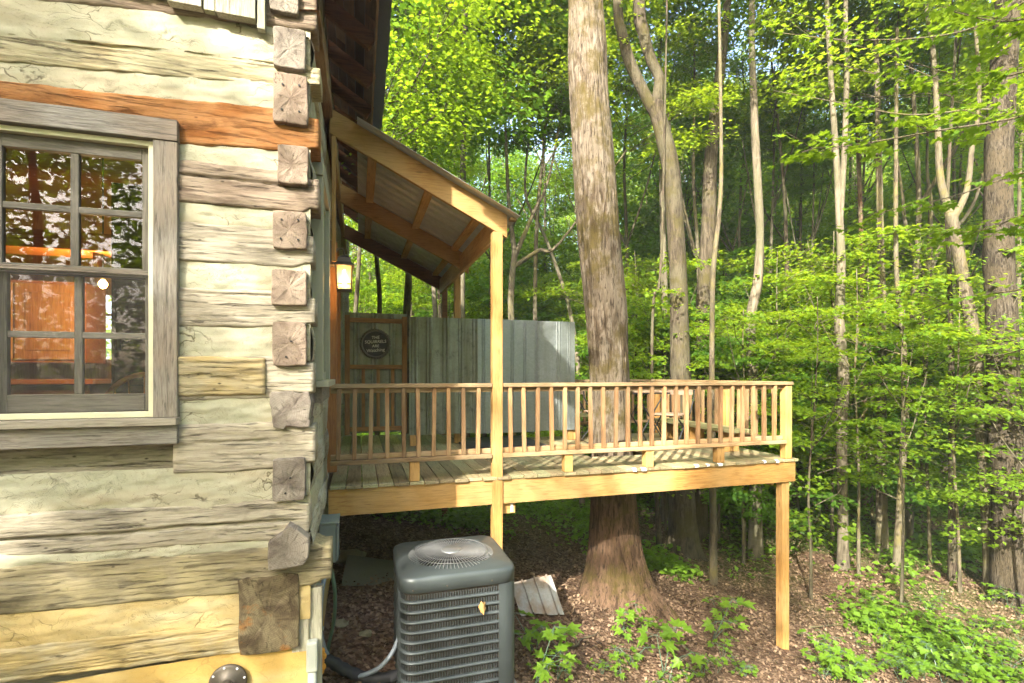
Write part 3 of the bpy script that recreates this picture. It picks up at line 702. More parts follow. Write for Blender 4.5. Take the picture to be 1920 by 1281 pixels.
# side window and the porch door of the cabin
sw = bpy.data.objects.new('window', None); COL.objects.link(sw); sw.parent = cabin; sw.location = Vector((SX, 4.05, .5))-wloc(cabin)
for (y0, y1) in ((3.62, 3.74), (4.38, 4.50)): box('casing', PALEG, sw, SX-.05, -.235, y0, y1, -.04, 1.33)
box('casing', PALEG, sw, SX-.05, -.232, 3.60, 4.52, 1.332, 1.45); box('sill', PALEG, sw, SX-.05, -.195, 3.56, 4.54, -.085, -.042); box('apron', GREYW['Y'], sw, SX-.05, -.24, 3.6, 4.5, -.19, -.087)
box('sash', PALEG, sw, SX-.06, -.262, 3.742, 4.378, -.038, 1.33); box('pane', GLASS, sw, SX-.04, -.2595, 3.80, 4.32, .02, 1.27, 0)
dr = bpy.data.objects.new('door', None); COL.objects.link(dr); dr.parent = cabin; dr.location = Vector((SX, 5.8, -.97))-wloc(cabin)
ORG = wood('door_casing_wood', (.40, .19, .065), (.29, .125, .04), None, 'Z')
for (y0, y1) in ((5.28, 5.42), (6.30, 6.44)): box('casing', ORG, dr, SX-.05, -.215, y0, y1, -.965, 1.16)
box('casing', ORG, dr, SX-.05, -.212, 5.26, 6.46, 1.162, 1.30); box('door_panel', ORG, dr, SX-.05, -.27, 5.422, 6.298, -.955, 1.16); box('handle', BRONZE, dr, -.268, -.22, 5.50, 5.53, .0, .12)
print('house ok')

# ------------------------------------------------------------------ the deck
DZ = -.985; DY0 = 4.74; DX1 = 4.88; BY = 7.45
T1C = (3.06, 5.9)      # big trunk through the deck
deck = thing('deck', 'raised pine deck with greenish weathered boards built around a living tree', 'deck', (2.3, 6, -2.6))
mb = MB(); x = -.25; k = 0
while x < DX1+.02:
    w = .138; x1 = min(x+w, DX1+.03); y0 = DY0-.045+random.uniform(-.012, .012); y1 = 8.5 if x < 1.45 else BY+.05
    zj = DZ+random.uniform(-.003, .003)
    if x < T1C[0]+.37 and x1 > T1C[0]-.37:
        mb.box(x, x1-.007, y0, T1C[1]-.40, DZ-.03, zj); mb.box(x, x1-.007, T1C[1]+.42, y1, DZ-.03, zj)
    else: mb.box(x, x1-.007, y0, y1, DZ-.03, zj)
    x += w; k += 1
mb.build('floor_boards', DECKW, deck, .004)
box('rim_beam', PINE['X'], deck, -.262, DX1+.005, DY0-.02, DY0+.02, DZ-.268, DZ-.032)
box('rim_beam', PINE['Y'], deck, DX1-.035, DX1+.004, DY0+.022, BY, DZ-.268, DZ-.032)
box('rim_beam', PINE['X'], deck, -.24, DX1, BY+.002, BY+.04, DZ-.268, DZ-.032)
for x in np.arange(.15, 4.7, .5):
    if abs(x-T1C[0]) > .45: box('joist', PINE['Y'], deck, x, x+.038, DY0+.022, BY, DZ-.22, DZ-.033)
box('girder', PINE['Y'], deck, DX1-.115, DX1-.075, DY0+.22, BY, DZ-.36, DZ-.27)
for (x, y, wd) in ((4.775, DY0+.06, .1),):
    box('post', PINE['Z'], deck, x-wd/2, x+wd/2, y-wd/2, y+wd/2, gzf(x, y)-.3, DZ-.27, .006)
box('block', PINE['X'], deck, 1.335, 1.47, DY0+.03, DY0+.07, DZ-.38, DZ-.27)
mb = MB(); mb.box(1.42, 1.445, DY0+.025, DY0+.029, DZ-.365, DZ-.285); mb.build('paper_tag', TAGW, deck)
for px in (1187, 1203, 1303, 1325, 1347, 1432, 1455):
    p = onY(px, 884, DY0-.06); mb = MB(); a = random.uniform(-.4, .4)
    w_ = random.uniform(.03, .055)
    mb.add([(p.x, DY0-.062, DZ-.026), (p.x+w_, DY0-.063, DZ-.026+a*.02), (p.x+w_, DY0-.066, DZ-.005+a*.02), (p.x, DY0-.066, DZ-.005), (p.x+.002, DY0-.03, DZ+.006), (p.x+w_, DY0-.03, DZ+.006)], [(0, 1, 2, 3), (3, 2, 5, 4)])
    mb.build('paper_tag', TAGW, deck)

# railings
RT_, RB_ = -.085, -.80
def railing(name, label, x0, x1, y, xs, posts, ends=True):
    t = thing(name, label, 'railing', ((x0+x1)/2, y, DZ))
    for (a, b) in (x0, x1) if isinstance(x0, tuple) else ((x0, x1),): pass
    return t
fr_ = thing('railing', 'long front deck railing with square balusters facing the camera', 'railing', (2.3, DY0, DZ))
for (a, b) in ((-.245, 1.215), (1.325, 4.83)):
    box('top_rail', RAIL['X'], fr_, a, b, DY0-.05, DY0+.04, RT_-.038, RT_, .005)
    box('bottom_rail', RAIL['X'], fr_, a, b if b < 2 else 4.72, DY0-.06, DY0+.03, RB_, RB_+.038, .005)
    box('nailer', RAIL['X'], fr_, a, b if b < 2 else 4.72, DY0+.0, DY0+.035, RB_+.04, RB_+.085, .004)
    box('nailer', RAIL['X'], fr_, a, b if b < 2 else 4.72, DY0+.0, DY0+.035, RT_-.085, RT_-.04, .004)
left = [onY(px, 780, DY0-.02).x for px in (635, 665, 695.5, 726, 757, 784, 813.6, 841, 869, 896.7)]
right = [onY(px, 780, DY0-.02).x for px in (957, 982, 1008, 1034, 1059, 1083, 1107, 1131, 1155, 1177, 1200, 1222, 1245, 1267, 1287, 1309, 1330, 1351, 1372, 1392, 1412, 1432, 1452)]
def baluster(parent, x, y, z0=RB_+.04, z1=RT_-.04, w=.036):
    j = random.uniform(-.006, .006); m2 = MB()
    m2.beam((x+j, y, z0), (x-j, y, z1+.001), w, w, (0, 1, 0)); return m2.build('baluster', BALU, parent, .003)
for x in left+right: baluster(fr_, x, DY0-.02)
for px in (777, 1064, 1215, 1348):
    x = onY(px, 860, DY0).x; box('short_post', PINE['Z'], fr_, x-.045, x+.045, DY0-.04, DY0+.05, DZ+.004, RB_-.002, .006)
box('corner_post', PINE['Z'], fr_, 4.735, 4.825, DY0-.03, DY0+.06, DZ+.003, RT_-.04, .006)
rr = thing('railing', 'side deck railing running back from the far right corner post', 'railing', (4.8, 6.1, DZ))
box('top_rail', RAIL['Y'], rr, 4.735, 4.825, DY0+.062, BY, RT_-.038, RT_, .005); box('bottom_rail', RAIL['Y'], rr, 4.735, 4.825, DY0+.062, BY-.05, RB_, RB_+.038, .005)
y = DY0+.20
while y < BY-.1: baluster(rr, 4.78, y); y += .146
for y in (5.75, 6.65): box('short_post', PINE['Z'], rr, 4.735, 4.825, y-.045, y+.045, DZ+.004, RT_-.04 if y < 6 else RB_-.002, .006)
br = thing('railing', 'back deck railing seen through the front balusters behind the table', 'railing', (3.9, BY, DZ))
box('top_rail', RAIL['X'], br, 3.1, 4.73, BY-.045, BY+.045, RT_-.038, RT_, .005); box('bottom_rail', RAIL['X'], br, 3.1, 4.73, BY-.045, BY+.045, RB_, RB_+.038, .005)
x = 3.16
while x < 4.7: baluster(br, x, BY); x += .146
for x in (3.14, 3.95, 4.78): box('short_post', PINE['Z'], br, x-.045, x+.045, BY-.044, BY+.046, DZ+.004, RT_-.04 if x > 4 else RB_-.002, .006)

# benches
def bench(label, x0, x1, y0, y1, h, along):
    t = thing('bench', label, 'bench', ((x0+x1)/2, (y0+y1)/2, DZ)); z = DZ+h
    if along == 'Y':
        mb = MB()
        for k in range(3): a = x0+(x1-x0)*k/3; mb.box(a, a+(x1-x0)/3-.008, y0, y1, z-.038, z)
        mb.build('seat', wood('bench_wood', (.25, .235, .115), (.18, .165, .075), (.21, .23, .095), 'Y'), t, .005)
        for y in (y0+.25, (y0+y1)/2, y1-.25):
            mb = MB(); mb.box(x0+.06, x1-.06, y-.04, y+.04, DZ+.004, z-.04); mb.build('leg', PINE['Z'], t, .005)
    else:
        mb = MB()
        for k in range(3): a = y0+(y1-y0)*k/3; mb.box(x0, x1, a, a+(y1-y0)/3-.008, z-.038, z)
        mb.build('seat', wood('bench_wood', (.25, .235, .115), (.18, .165, .075), (.21, .23, .095), 'X'), t, .005)
        for x in (x0+.16, x1-.16):
            mb = MB(); mb.box(x-.06, x+.06, y0+.05, y1-.05, DZ+.004, z-.04); mb.build('leg', PINE['Z'], t, .005)
bench('low green tinged bench along the right side railing', 4.35, 4.70, 5.15, 7.0, .30, 'Y')
bench('short low bench at the back of the deck beside the big trunk', 2.95, 3.75, 6.98, 7.30, .38, 'X')

# bistro table and chair
TX, TY = 3.93, 6.35
tb = thing('bistro_table', 'small folding bistro table with slatted top and black crossed legs behind the balusters', 'table', (TX-.1, TY, DZ))
mb = MB()
for k in range(7): mb.box(TX-.40+k*.082, TX-.40+k*.082+.074, TY-.28, TY+.28, DZ+.735, DZ+.755)
mb.build('tabletop', TABW, tb, .003)
mb = MB(); mb.box(TX-.41, TX+.18, TY-.285, TY-.27, DZ+.715, DZ+.733); mb.box(TX-.41, TX+.18, TY+.27, TY+.285, DZ+.715, DZ+.733); mb.build('top_frame', BLACK, tb)
for sy in (-.25, .25):
    for s in (-1, 1):
        mb = MB(); mb.tube([(TX-.115-s*.24, TY+sy+.008*s, DZ+.012), (TX-.115, TY+sy+.008*s, DZ+.38), (TX-.115+s*.22, TY+sy+.008*s, DZ+.72)], .011, 8); mb.build('leg', BLACK, tb)
def folding_chair(cx, cy, rz, label):
    c = thing('folding_chair', label, 'chair', (0, 0, 0))
    mb = MB()
    for k in range(5): mb.box(-.19, .19, -.19+k*.077, -.19+k*.077+.068, .44, .458)
    mb.build('seat', TABW, c, .003)
    mb = MB()
    for k in range(2): mb.box(-.185, .185, .285+k*.008, .297+k*.008, .70+k*.085, .775+k*.085)
    mb.build('backrest', TABW, c, .003)
    for sx in (-.2, .2):
        mb = MB(); mb.tube([(sx, -.22, .012), (sx, -.02, .26), (sx, .19, .47), (sx, .29, .66), (sx, .31, .87)], .010, 8); mb.build('back_leg', BLACK, c)
        mb = MB(); mb.tube([(sx*.94, .24, .012), (sx*.94, .05, .25), (sx*.94, -.17, .44)], .010, 8); mb.build('front_leg', BLACK, c)
    mb = MB(); mb.tube([(-.2, -.17, .435), (.2, -.17, .435)], .009, 8); mb.tube([(-.2, .24, .03), (.2, .24, .03)], .008, 8); mb.build('crossbar', BLACK, c)
    c.location = (cx, cy, DZ); c.rotation_euler = (0, 0, rz); return c
folding_chair(4.02, 5.95, R(-62), 'folding slatted chair in front of the bistro table')
folding_chair(3.32, 6.62, R(80), 'folding slatted chair half hidden behind the big trunk')

# ------------------------------------------------------------------ porch roof with its posts
pr = thing('porch_roof', 'lean-to porch roof of corrugated metal on yellow pine rafters and posts', 'porch roof', (.5, 6.4, DZ))
PSL = math.tan(R(26.5))
RWX, REX, RWZ = -.25, 1.36, 2.235         # rafter axis: wall x, eave x, axis height at wall
def rz_(x): return RWZ-(x-RWX)*PSL*.985
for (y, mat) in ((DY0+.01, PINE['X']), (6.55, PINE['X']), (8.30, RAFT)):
    mb = MB()
    h = .205; x0, x1 = RWX, REX+.015
    v = [(x0, rz_(x0)-h*.55), (x1, rz_(x1)-h*.55), (x1, rz_(x1)+h*.55), (x0, rz_(x0)+h*.55)]
    mb.add([(a, y-.022, b) for a, b in v]+[(a, y+.022, b) for a, b in v], [(0, 1, 2, 3), (7, 6, 5, 4), (0, 4, 5, 1), (1, 5, 6, 2), (2, 6, 7, 3), (3, 7, 4, 0)])
    mb.build('rafter', mat, pr, .004)
ebz = rz_(1.30)
box('eave_beam', PINE['Y'], pr, 1.25, 1.292, DY0+.035, 8.27, ebz-.16, ebz+.075)
box('wall_plate', PINE['Y'], pr, -.262, -.222, DY0+.035, 8.27, rz_(-.25)-.11, rz_(-.25)+.09)
for x in (.12, .68, 1.18):
    box('purlin', PINE['Y'], pr, x-.045, x+.045, DY0+.034, 8.27, rz_(x)+.072, rz_(x)+.112)
for (y, b) in ((DY0+.01, 0), (7.17, 0), (8.30, 0)):
    x = 1.272
    if y < 5: box('post', PINE['Z'], pr, x-.05, x+.05, y-.052, y-.024+.062, gzf(x, y)-.3, rz_(x)-.118, .006)
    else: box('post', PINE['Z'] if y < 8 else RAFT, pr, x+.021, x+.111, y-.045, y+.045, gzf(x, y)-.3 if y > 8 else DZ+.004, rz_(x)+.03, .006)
box('wall_stud', PINE['Z'], pr, -.235, -.20, DY0-.01, DY0+.03, 1.0, rz_(-.23)-.12)
mb = MB(); mb.box(1.40, 1.46, DY0-.04, DY0+.02, rz_(1.43)+.085, rz_(1.43)+.112); mb.build('end_block', RAIL['X'], pr)
# corrugated sheet: profile across y, extruded down the slope
ysr = []; y = 4.60
while y < 8.62:
    for (dy, h) in ((0, 0), (.055, 0), (.065, .012), (.080, .012), (.090, 0), (.105, 0), (.115, .012), (.130, .012), (.140, 0)): ysr.append((y+dy, h))
    y += .19
xs = [-.02, .3, .7, 1.1, 1.47]
P = np.array([[(x, yy, rz_(x)+.118+h+.0) for (yy, h) in ysr] for x in xs])
mb = MB(); mb.grid(P); P2 = P.copy(); P2[:, :, 2] += .0015; 
o = mb.build('metal_sheet', ROOFU, pr); sol = o.modifiers.new('solid', 'SOLIDIFY'); sol.thickness = .002; sol.offset = 1

# lantern
ln = thing('wall_lantern', 'lit bronze wall lantern with an arched arm beside the porch door', 'lantern', (-.21, 4.95, .9))
LX, LY, LZ = -.135, 4.95, .90
mb = MB(); mb.box(-.262, -.225, LY-.06, LY+.06, LZ+.10, LZ+.32); mb.build('back_plate', BRONZE, ln, .006)
mb = MB(); mb.tube([(-.23, LY, LZ+.20), (-.19, LY, LZ+.265), (-.14, LY, LZ+.26), (LX, LY, LZ+.20)], .009, 8); mb.build('arm', BRONZE, ln)
mb = MB()
def sq(h, z): return [(LX-h, LY-h, z), (LX+h, LY-h, z), (LX+h, LY+h, z), (LX-h, LY+h, z)]
prof = [(.088, LZ+.098), (.088, LZ+.108), (.062, LZ+.135), (.055, LZ+.175), (.02, LZ+.20), (.001, LZ+.205)]
for k, (h, z) in enumerate(prof):
    mb.v += sq(h, z)
    if k:
        for i in range(4): a = (k-1)*4; mb.f.append((a+i, a+(i+1) % 4, a+4+(i+1) % 4, a+4+i)); mb.mi.append(0)
mb.f.append((3, 2, 1, 0)); mb.mi.append(0); mb.build('cap', BRONZE, ln)
mb = MB()
for sx in (-1, 1):
    for sy in (-1, 1): mb.beam((LX+sx*.060, LY+sy*.060, LZ-.115), (LX+sx*.070, LY+sy*.070, LZ+.098), .012, .012, (0, 1, 0))
for sx, sy in ((1, 0), (-1, 0), (0, 1), (0, -1)):
    c = Vector((LX+sx*.062, LY+sy*.062, LZ-.068)); t = Vector((sy, sx, 0))*.062; mb.beam(c-t, c+t, .006, .008)
mb.box(LX-.066, LX+.066, LY-.066, LY+.066, LZ-.13, LZ-.115); mb.build('cage', BRONZE, ln)
gm, gnt, gb, gout = nmat('lantern_glass'); gnt.nodes.remove(gb)
gmx = nd(gnt, 'MixShader', {0: .35, 1: nd(gnt, 'BsdfTransparent', {'Color': (1, .93, .8, 1)}).outputs[0], 2: nd(gnt, 'BsdfTranslucent', {'Color': (.9, .75, .5, 1)}).outputs[0]}); gnt.links.new(gmx.outputs[0], gout.inputs[0])
mb = MB()
for (a, b) in ((0, 1), (1, 2), (2, 3), (3, 0)): q = sq(.058, LZ-.114)+sq(.066, LZ+.096); mb.add([q[a], q[b], q[b+4], q[a+4]], [(0, 1, 2, 3)])
mb.build('glass_panes', gm, ln)
mb = MB(); mb.lathe([(.001, .07), (.012, .065), (.014, .03), (.024, -.005), (.024, -.035), (.012, -.07), (.001, -.075)], (LX, LY, LZ), 14); mb.build('bulb', emit('lantern_glow', (1, .60, .22), 9), ln)
lp = bpy.data.lights.new('lantern_light', 'POINT'); lp.energy = 3.2; lp.color = (1, .58, .22); lp.shadow_soft_size = .03; lo_ = bpy.data.objects.new('lantern_light', lp); COL.objects.link(lo_); lo_.location = (LX, LY-.0, LZ-.05)

# ------------------------------------------------------------------ outdoor shower screen and gate
def ribs(x0, x1, pat):
    pr_ = []; x = x0
    for (w, kind) in pat:
        if kind == 0: pr_ += [(x, 0), (x+w, 0)]
        else:
            n = 2
            for k in range(n):
                a = x+w*k/n; pr_ += [(a, 0), (a+w/n*.25, .010), (a+w/n*.6, .010), (a+w/n*.85, 0)]
        x += w
    s = (x1-x0)/(x-x0); return [(x0+(a-x0)*s, h) for a, h in pr_]
sh = thing('shower_screen', 'galvanised metal outdoor shower screen on short wooden legs', 'screen', (1.85, 7.0, DZ))
SY_ = 7.0; zt, zb = .785, -.835
segs = [(.65, 1.62, GALVD, [(.02, 0), (.10, 1), (.10, 0), (.10, 1), (.13, 0), (.10, 1), (.12, 0), (.08, 1), (.12, 0), (.1, 1)], .0),
        (1.60, 2.50, GALVN, [(.06, 0), (.06, 1), (.12, 0), (.06, 1), (.2, 0), (.06, 1), (.14, 0), (.06, 1), (.12, 0), (.05, 1)], -.012),
        (2.48, 3.08, GALV, [(.05, 1), (.25, 0), (.08, 1), (.10, 0), (.06, 1), (.06, 0)], -.022)]
for (a, b, mt, pat, off) in segs:
    pr_ = ribs(a, b, pat); zs = np.linspace(zb+random.uniform(-.01, .01), zt+(b-a)*0+random.uniform(-.008, .008), 6)
    P = np.array([[(x, SY_+off-h, z) for (x, h) in pr_] for z in zs]); mb = MB(); mb.grid(P); o = mb.build('metal_panel', mt, sh)
    so_ = o.modifiers.new('solid', 'SOLIDIFY'); so_.thickness = .0015
    z0 = zs[0]
P = np.array([[(3.075+h, y, z) for (y, h) in ribs(SY_-.02, 8.1, [(.2, 0), (.08, 1)]*3)] for z in (zb, zt)]); mb = MB(); mb.grid(P); mb.build('side_panel', GALV, sh)
for x in (.70, 1.85, 3.03): box('leg', PINE['Z'], sh, x-.04, x+.04, SY_+.012, SY_+.09, DZ+.004, zt-.05)
for z in (zt-.15, -.02, zb+.05): box('cross_rail', PINE['X'], sh, .745, 2.985, SY_+.014, SY_+.05, z-.04, z+.04)
mat_ = thing('shower_mat', 'black rubber mat on the deck under the shower screen', 'mat', (2.0, 6.8, DZ))
mb = MB(); mb.box(1.35, 2.45, 6.5, 7.6, DZ+.006, DZ+.022); mb.build('mat_body', BLACKR, mat_, .004)
gt = thing('shower_gate', 'wood framed corrugated metal gate between the cabin and the shower screen', 'gate', (.22, 7.18, DZ))
GYY = 7.16; gx0, gx1 = -.19, .635; gzt, gzb = .80, -.80
P = np.array([[(x, GYY+.05-h, z) for (x, h) in ribs(gx0, gx1, [(.10, 0), (.09, 1), (.13, 0), (.09, 1), (.14, 0), (.09, 1), (.14, 0)])] for z in (gzb, gzt+.04)]); mb = MB(); mb.grid(P); o = mb.build('metal_panel', GALVD, gt); q = o.modifiers.new('solid', 'SOLIDIFY'); q.thickness = .0015
GW = {a: wood('gate_wood_'+a, (.33, .18, .065), (.22, .11, .035), None, a, var=.3) for a in 'XZ'}
for (a, b) in ((gx0, gx0+.065), (gx1-.07, gx1)): box('stile', GW['Z'], gt, a, b, GYY, GYY+.035, gzb-.02, gzt)
for z in (.735, .10, -.745): box('cross_rail', GW['X'], gt, gx0+.067, gx1-.072, GYY+.002, GYY+.037, z-.03, z+.03)
for x in (.05, .245, .44): box('stud', GW['Z'], gt, x-.022, x+.022, GYY+.004, GYY+.036, -.714, .068)
sg = thing('chalkboard_sign', 'round chalkboard sign with a crimped metal rim and chalk writing hung on the gate', 'sign', (.22, GYY-.03, .42))
c = onY(704, 645, GYY-.03); RS = .205
mb = MB(); nseg = 96
ring = [(.80, 0), (.84, .012), (.90, .016), (.965, .004), (1.0, -.014)]
for (r_, h) in ring:
    for k in range(nseg):
        a = 2*math.pi*k/nseg; w_ = 1+(.030*math.cos(a*32) if r_ > .88 else 0)
        mb.v.append((c.x+RS*r_*w_*math.cos(a), GYY-.035-h, c.z+RS*r_*w_*math.sin(a)))
for i in range(len(ring)-1):
    for k in range(nseg): a = i*nseg+k; b = i*nseg+(k+1) % nseg; mb.f.append((a, b, b+nseg, a+nseg)); mb.mi.append(0)
mb.build('rim', plain('tin_rim', (.13, .125, .11), .6, .4, nsc=20), sg, smooth=False)
mb = MB(); mb.lathe([(.001, .037), (RS*.82, .037), (RS*.82, .01), (.001, .01)], (c.x, GYY, c.z), 48, Matrix.Rotation(R(90), 4, 'X')); mb.build('board', CHALKB, sg)
for (txt, dz, s, rot) in (('The', .085, .058, 4), ('Squirrels', .028, .058, 3), ('Are', -.030, .052, 2), ('Watching', -.088, .062, 6)):
    cu = bpy.data.curves.new('lettering', 'FONT'); cu.body = txt.upper() if txt != 'Watching' else txt; cu.size = s; cu.align_x = 'CENTER'; cu.align_y = 'CENTER'; cu.extrude = .0006; cu.shear = .12
    tmp = bpy.data.objects.new('tmp', cu); COL.objects.link(tmp); bpy.context.view_layer.update()
    me = bpy.data.meshes.new_from_object(tmp.evaluated_get(bpy.context.evaluated_depsgraph_get())); bpy.data.objects.remove(tmp); me.materials.clear()
    o = bpy.data.objects.new('lettering', me); COL.objects.link(o); me.materials.append(CHALK); o.parent = sg
    o.location = Vector((c.x, GYY-.0385, c.z+dz))-wloc(sg); o.rotation_euler = (R(90), R(-rot), 0)

# ------------------------------------------------------------------ air conditioning unit
ac = thing('air_conditioner', 'dark grey outdoor air conditioning unit with louvered sides and a round fan grille', 'air conditioner', (.70, 3.98, -2.36))
AX0, AX1, AY0, AY1, AZT, AZB = .272, 1.125, 3.60, 4.41, -1.43, -2.36
def rsq(off=0., n=10, rc=.11):
    x0, x1, y0, y1 = AX0-off, AX1+off, AY0-off, AY1+off; rc = rc+off; P = []
    for (cx, cy, a0) in ((x0+rc, y0+rc, 180), (x1-rc, y0+rc, 270), (x1-rc, y1-rc, 0), (x0+rc, y1-rc, 90)):
        for k in range(n+1): a = R(a0+90*k/n); P.append((cx+rc*math.cos(a), cy+rc*math.sin(a)))
    return P
def sweep(mb, prof, n=10):
    rings = [[(x, y, z) for x, y in rsq(o_, n)] for (o_, z) in prof]; base = len(mb.v); L = len(rings[0])
    for r_ in rings: mb.v += r_
    for i in range(len(rings)-1):
        for k in range(L): a = base+i*L+k; b = base+i*L+(k+1) % L; mb.f.append((a, b, b+L, a+L)); mb.mi.append(0)
mb = MB(); sweep(mb, [(-.030, AZB+.02), (-.030, AZT-.05)]); mb.build('coil', COIL, ac)
mb = MB(); sweep(mb, [(-.06, AZB-.08), (.03, AZB-.08), (.03, AZB-.005), (-.06, AZB-.005)]); mb.build('base_pad', plain('concrete_pad', (.25, .24, .22), .9), ac)
FCX, FCY, FR = (AX0+AX1)/2, (AY0+AY1)/2, .33
mb = MB(); o_pts = rsq(-.02, 10); n = len(o_pts)
sweep(mb, [(-.012, AZT-.115), (.004, AZT-.11), (.006, AZT-.035), (0, AZT-.012), (-.02, AZT)])
top0 = len(mb.v)-n
th = [math.atan2(y-FCY, x-FCX) for x, y in o_pts]
for (rr_, zz) in ((FR+.035, AZT+.004), (FR+.012, AZT+.018), (FR, AZT+.016), (FR-.004, AZT-.03)):
    b0 = len(mb.v)
    mb.v += [(FCX+rr_*math.cos(a), FCY+rr_*math.sin(a), zz) for a in th]
    for k in range(n): mb.f.append((top0+k, top0+(k+1) % n, b0+(k+1) % n, b0+k)); mb.mi.append(0)
    top0 = b0
mb.build('top_cover', ACM, ac, smooth=True)
mb = MB(); NW = 72
for k in range(NW):
    a = 2*math.pi*k/NW
    mb.tube([(FCX+r_*math.cos(a+w_), FCY+r_*math.sin(a+w_), z) for r_, w_, z in ((.075, 0, AZT+.032), (.17, .05, AZT+.034), (.26, .08, AZT+.026), (FR+.004, .09, AZT+.008))], .0034, 4, False)
for r_ in (.13, .21, .285):
    mb.tube([(FCX+r_*math.cos(a), FCY+r_*math.sin(a), AZT+.028) for a in np.linspace(0, 2*math.pi, 49)], .0025, 4, False)
mb.build('fan_grille', FANM, ac)
mb = MB(); mb.lathe([(.001, .046), (.07, .043), (.082, .036), (.085, .026)], (FCX, FCY, AZT), 32); mb.build('motor_cap', FANM, ac, smooth=True)
mb = MB()
for k in range(4):
    a0 = k*math.pi/2+.3
    P = np.array([[(FCX+r_*math.cos(a0+t), FCY+r_*math.sin(a0+t), AZT-.05-.06*t) for r_ in (.07, .18, .28)] for t in np.linspace(0, .9, 6)]); mb.grid(P)
mb.lathe([(.001, -.03), (.09, -.04), (.09, -.12)], (FCX, FCY, AZT), 20); mb.build('fan', BLACK, ac, smooth=True)
mb = MB(); sweep(mb, [(-.035, AZT-.18), (-.33, AZT-.20)]); mb.build('inner_deck', BLACK, ac)
NR = 11; rows = np.linspace(AZB+.03, AZT-.118, NR+1)
mb = MB()
for z in rows[:-1]: sweep(mb, [(-.026, z-.003), (-.001, z), (.003, z+.008), (-.001, z+.016), (-.026, z+.019)])
sweep(mb, [(-.026, AZB), (.004, AZB), (.004, AZB+.03), (-.026, AZB+.034)]); mb.build('louver_band', ACL, ac, smooth=True)
fin = MB(); pts = [Vector((x, y, 0)) for x, y in rsq(-.012, 10)]; pts.append(pts[0]); seg = [(pts[i+1]-pts[i]).length for i in range(len(pts)-1)]; tot = sum(seg)
s_ = 0
def along(s_):
    for i, L in enumerate(seg):
        if s_ <= L: t = pts[i].lerp(pts[i+1], s_/max(L, 1e-6)); d = (pts[i+1]-pts[i]).normalized(); return t, Vector((d.y, -d.x, 0)), d
        s_ -= L
    return pts[0], Vector((0, -1, 0)), Vector((1, 0, 0))
while s_ < tot:
    p, nrm, d = along(s_)
    if p.y < AY1-.1 and not (p.x > .985 and p.y < AY0+.13):
        for i in range(NR):
            z0, z1 = rows[i]+.017, rows[i+1]-.014
            b0 = p-d*.003; b1 = p+d*.003
            fin.add([(b0.x-nrm.x*.014, b0.y-nrm.y*.014, z0), (b0.x, b0.y, z0), (b1.x, b1.y, z0), (b0.x-nrm.x*.014, b0.y-nrm.y*.014, z1), (b0.x, b0.y, z1), (b1.x, b1.y, z1)], [(0, 1, 4, 3), (1, 2, 5, 4), (2, 0, 3, 5), (0, 2, 1)])
    s_ += .019
fin.build('louver_fins', ACL, ac)
cp = [(x, y) for x, y in rsq(.005, 10) if x > .98 and y < AY0+.14]; cp = [(.98, AY0-.005)]+cp+[(AX1+.005, AY0+.14)]
mb = MB(); P = np.array([[(x, y, z) for x, y in cp] for z in (AZB+.03, AZT-.112)]); mb.grid(P); mb.build('service_panel', ACM, ac)
for (x, z) in ((.60, AZT-.08), (.93, AZT-.08), (.36, AZT-.085)):
    mb = MB(); mb.lathe([(.0005, .004), (.006, .003), (.007, -.01)], (x, AY0-.006, z), 10, Matrix.Rotation(R(90), 4, 'X')); mb.build('screw', BRONZE, ac)
lf = thing('dry_leaf', 'curled tan dead leaf caught on the front of the air conditioner', 'leaf', onY(905, 1139, AY0-.02))
mb = MB(); P = np.zeros((7, 6, 3))
for i in range(7):
    for j in range(6):
        u, v = i/6*2-1, j/5*2-1; w_ = .026*(1-u*u*.7)
        P[i, j] = lf.location + Vector((w_*v+.004*float(vn(u*3, v*3, 1)), -.02*math.cos(v*2)+.012*float(vn(u*2, v*2, 5)), u*.042))
mb.grid(P); mb.build('leaf_blade', plain('dry_leaf_tan', (.42, .24, .08), .8, var=.5, nsc=40, bs=.4), lf)

# ------------------------------------------------------------------ services on the cabin corner
bxo = thing('disconnect_box', 'grey electrical disconnect box mounted on the cabin side wall', 'electrical box', (-.22, 4.1, -1.3))
mb = MB(); mb.box(-.285, -.166, 3.98, 4.20, -1.40, -1.11); mb.build('box_body', GREYB, bxo, .008)
mb = MB(); mb.box(-.164, -.152, 3.975, 4.205, -1.385, -1.135); mb.build('cover', GREYB, bxo, .004); mb = MB(); mb.box(-.285, -.145, 3.97, 4.21, -1.109, -1.094); mb.build('hood', GREYB, bxo, .003)
box('latch', BLACK, bxo, -.151, -.144, 4.08, 4.12, -1.38, -1.34, .001)
def smooth(pts, k=6):
    P = [Vector(p) for p in pts]; out = []
    for i in range(len(P)-1):
        p0, p1, p2, p3 = P[max(i-1, 0)], P[i], P[i+1], P[min(i+2, len(P)-1)]
        for j in range(k):
            t = j/k; out.append(.5*((2*p1)+(p2-p0)*t+(2*p0-5*p1+4*p2-p3)*t*t+(3*p1-p0-3*p2+p3)*t**3))
    return out+[P[-1]]
cdt = thing('conduit', 'grey flexible conduit looping from the wall box to the air conditioner', 'conduit', pt(640, 1250, 3.8))
mb = MB(); mb.tube(smooth([pt(613, 1042, 3.80), pt(611, 1070, 3.78), pt(605, 1100, 3.72), pt(601, 1150, 3.70), pt(602, 1190, 3.70), pt(612, 1225, 3.72), pt(636, 1255, 3.75), pt(668, 1268, 3.75), pt(705, 1256, 3.75), pt(730, 1232, 3.78), pt(744, 1205, 3.85), pt(752, 1170, 3.95)]), .0165, 10); mb.build('tube', GREYP, cdt, smooth=True)
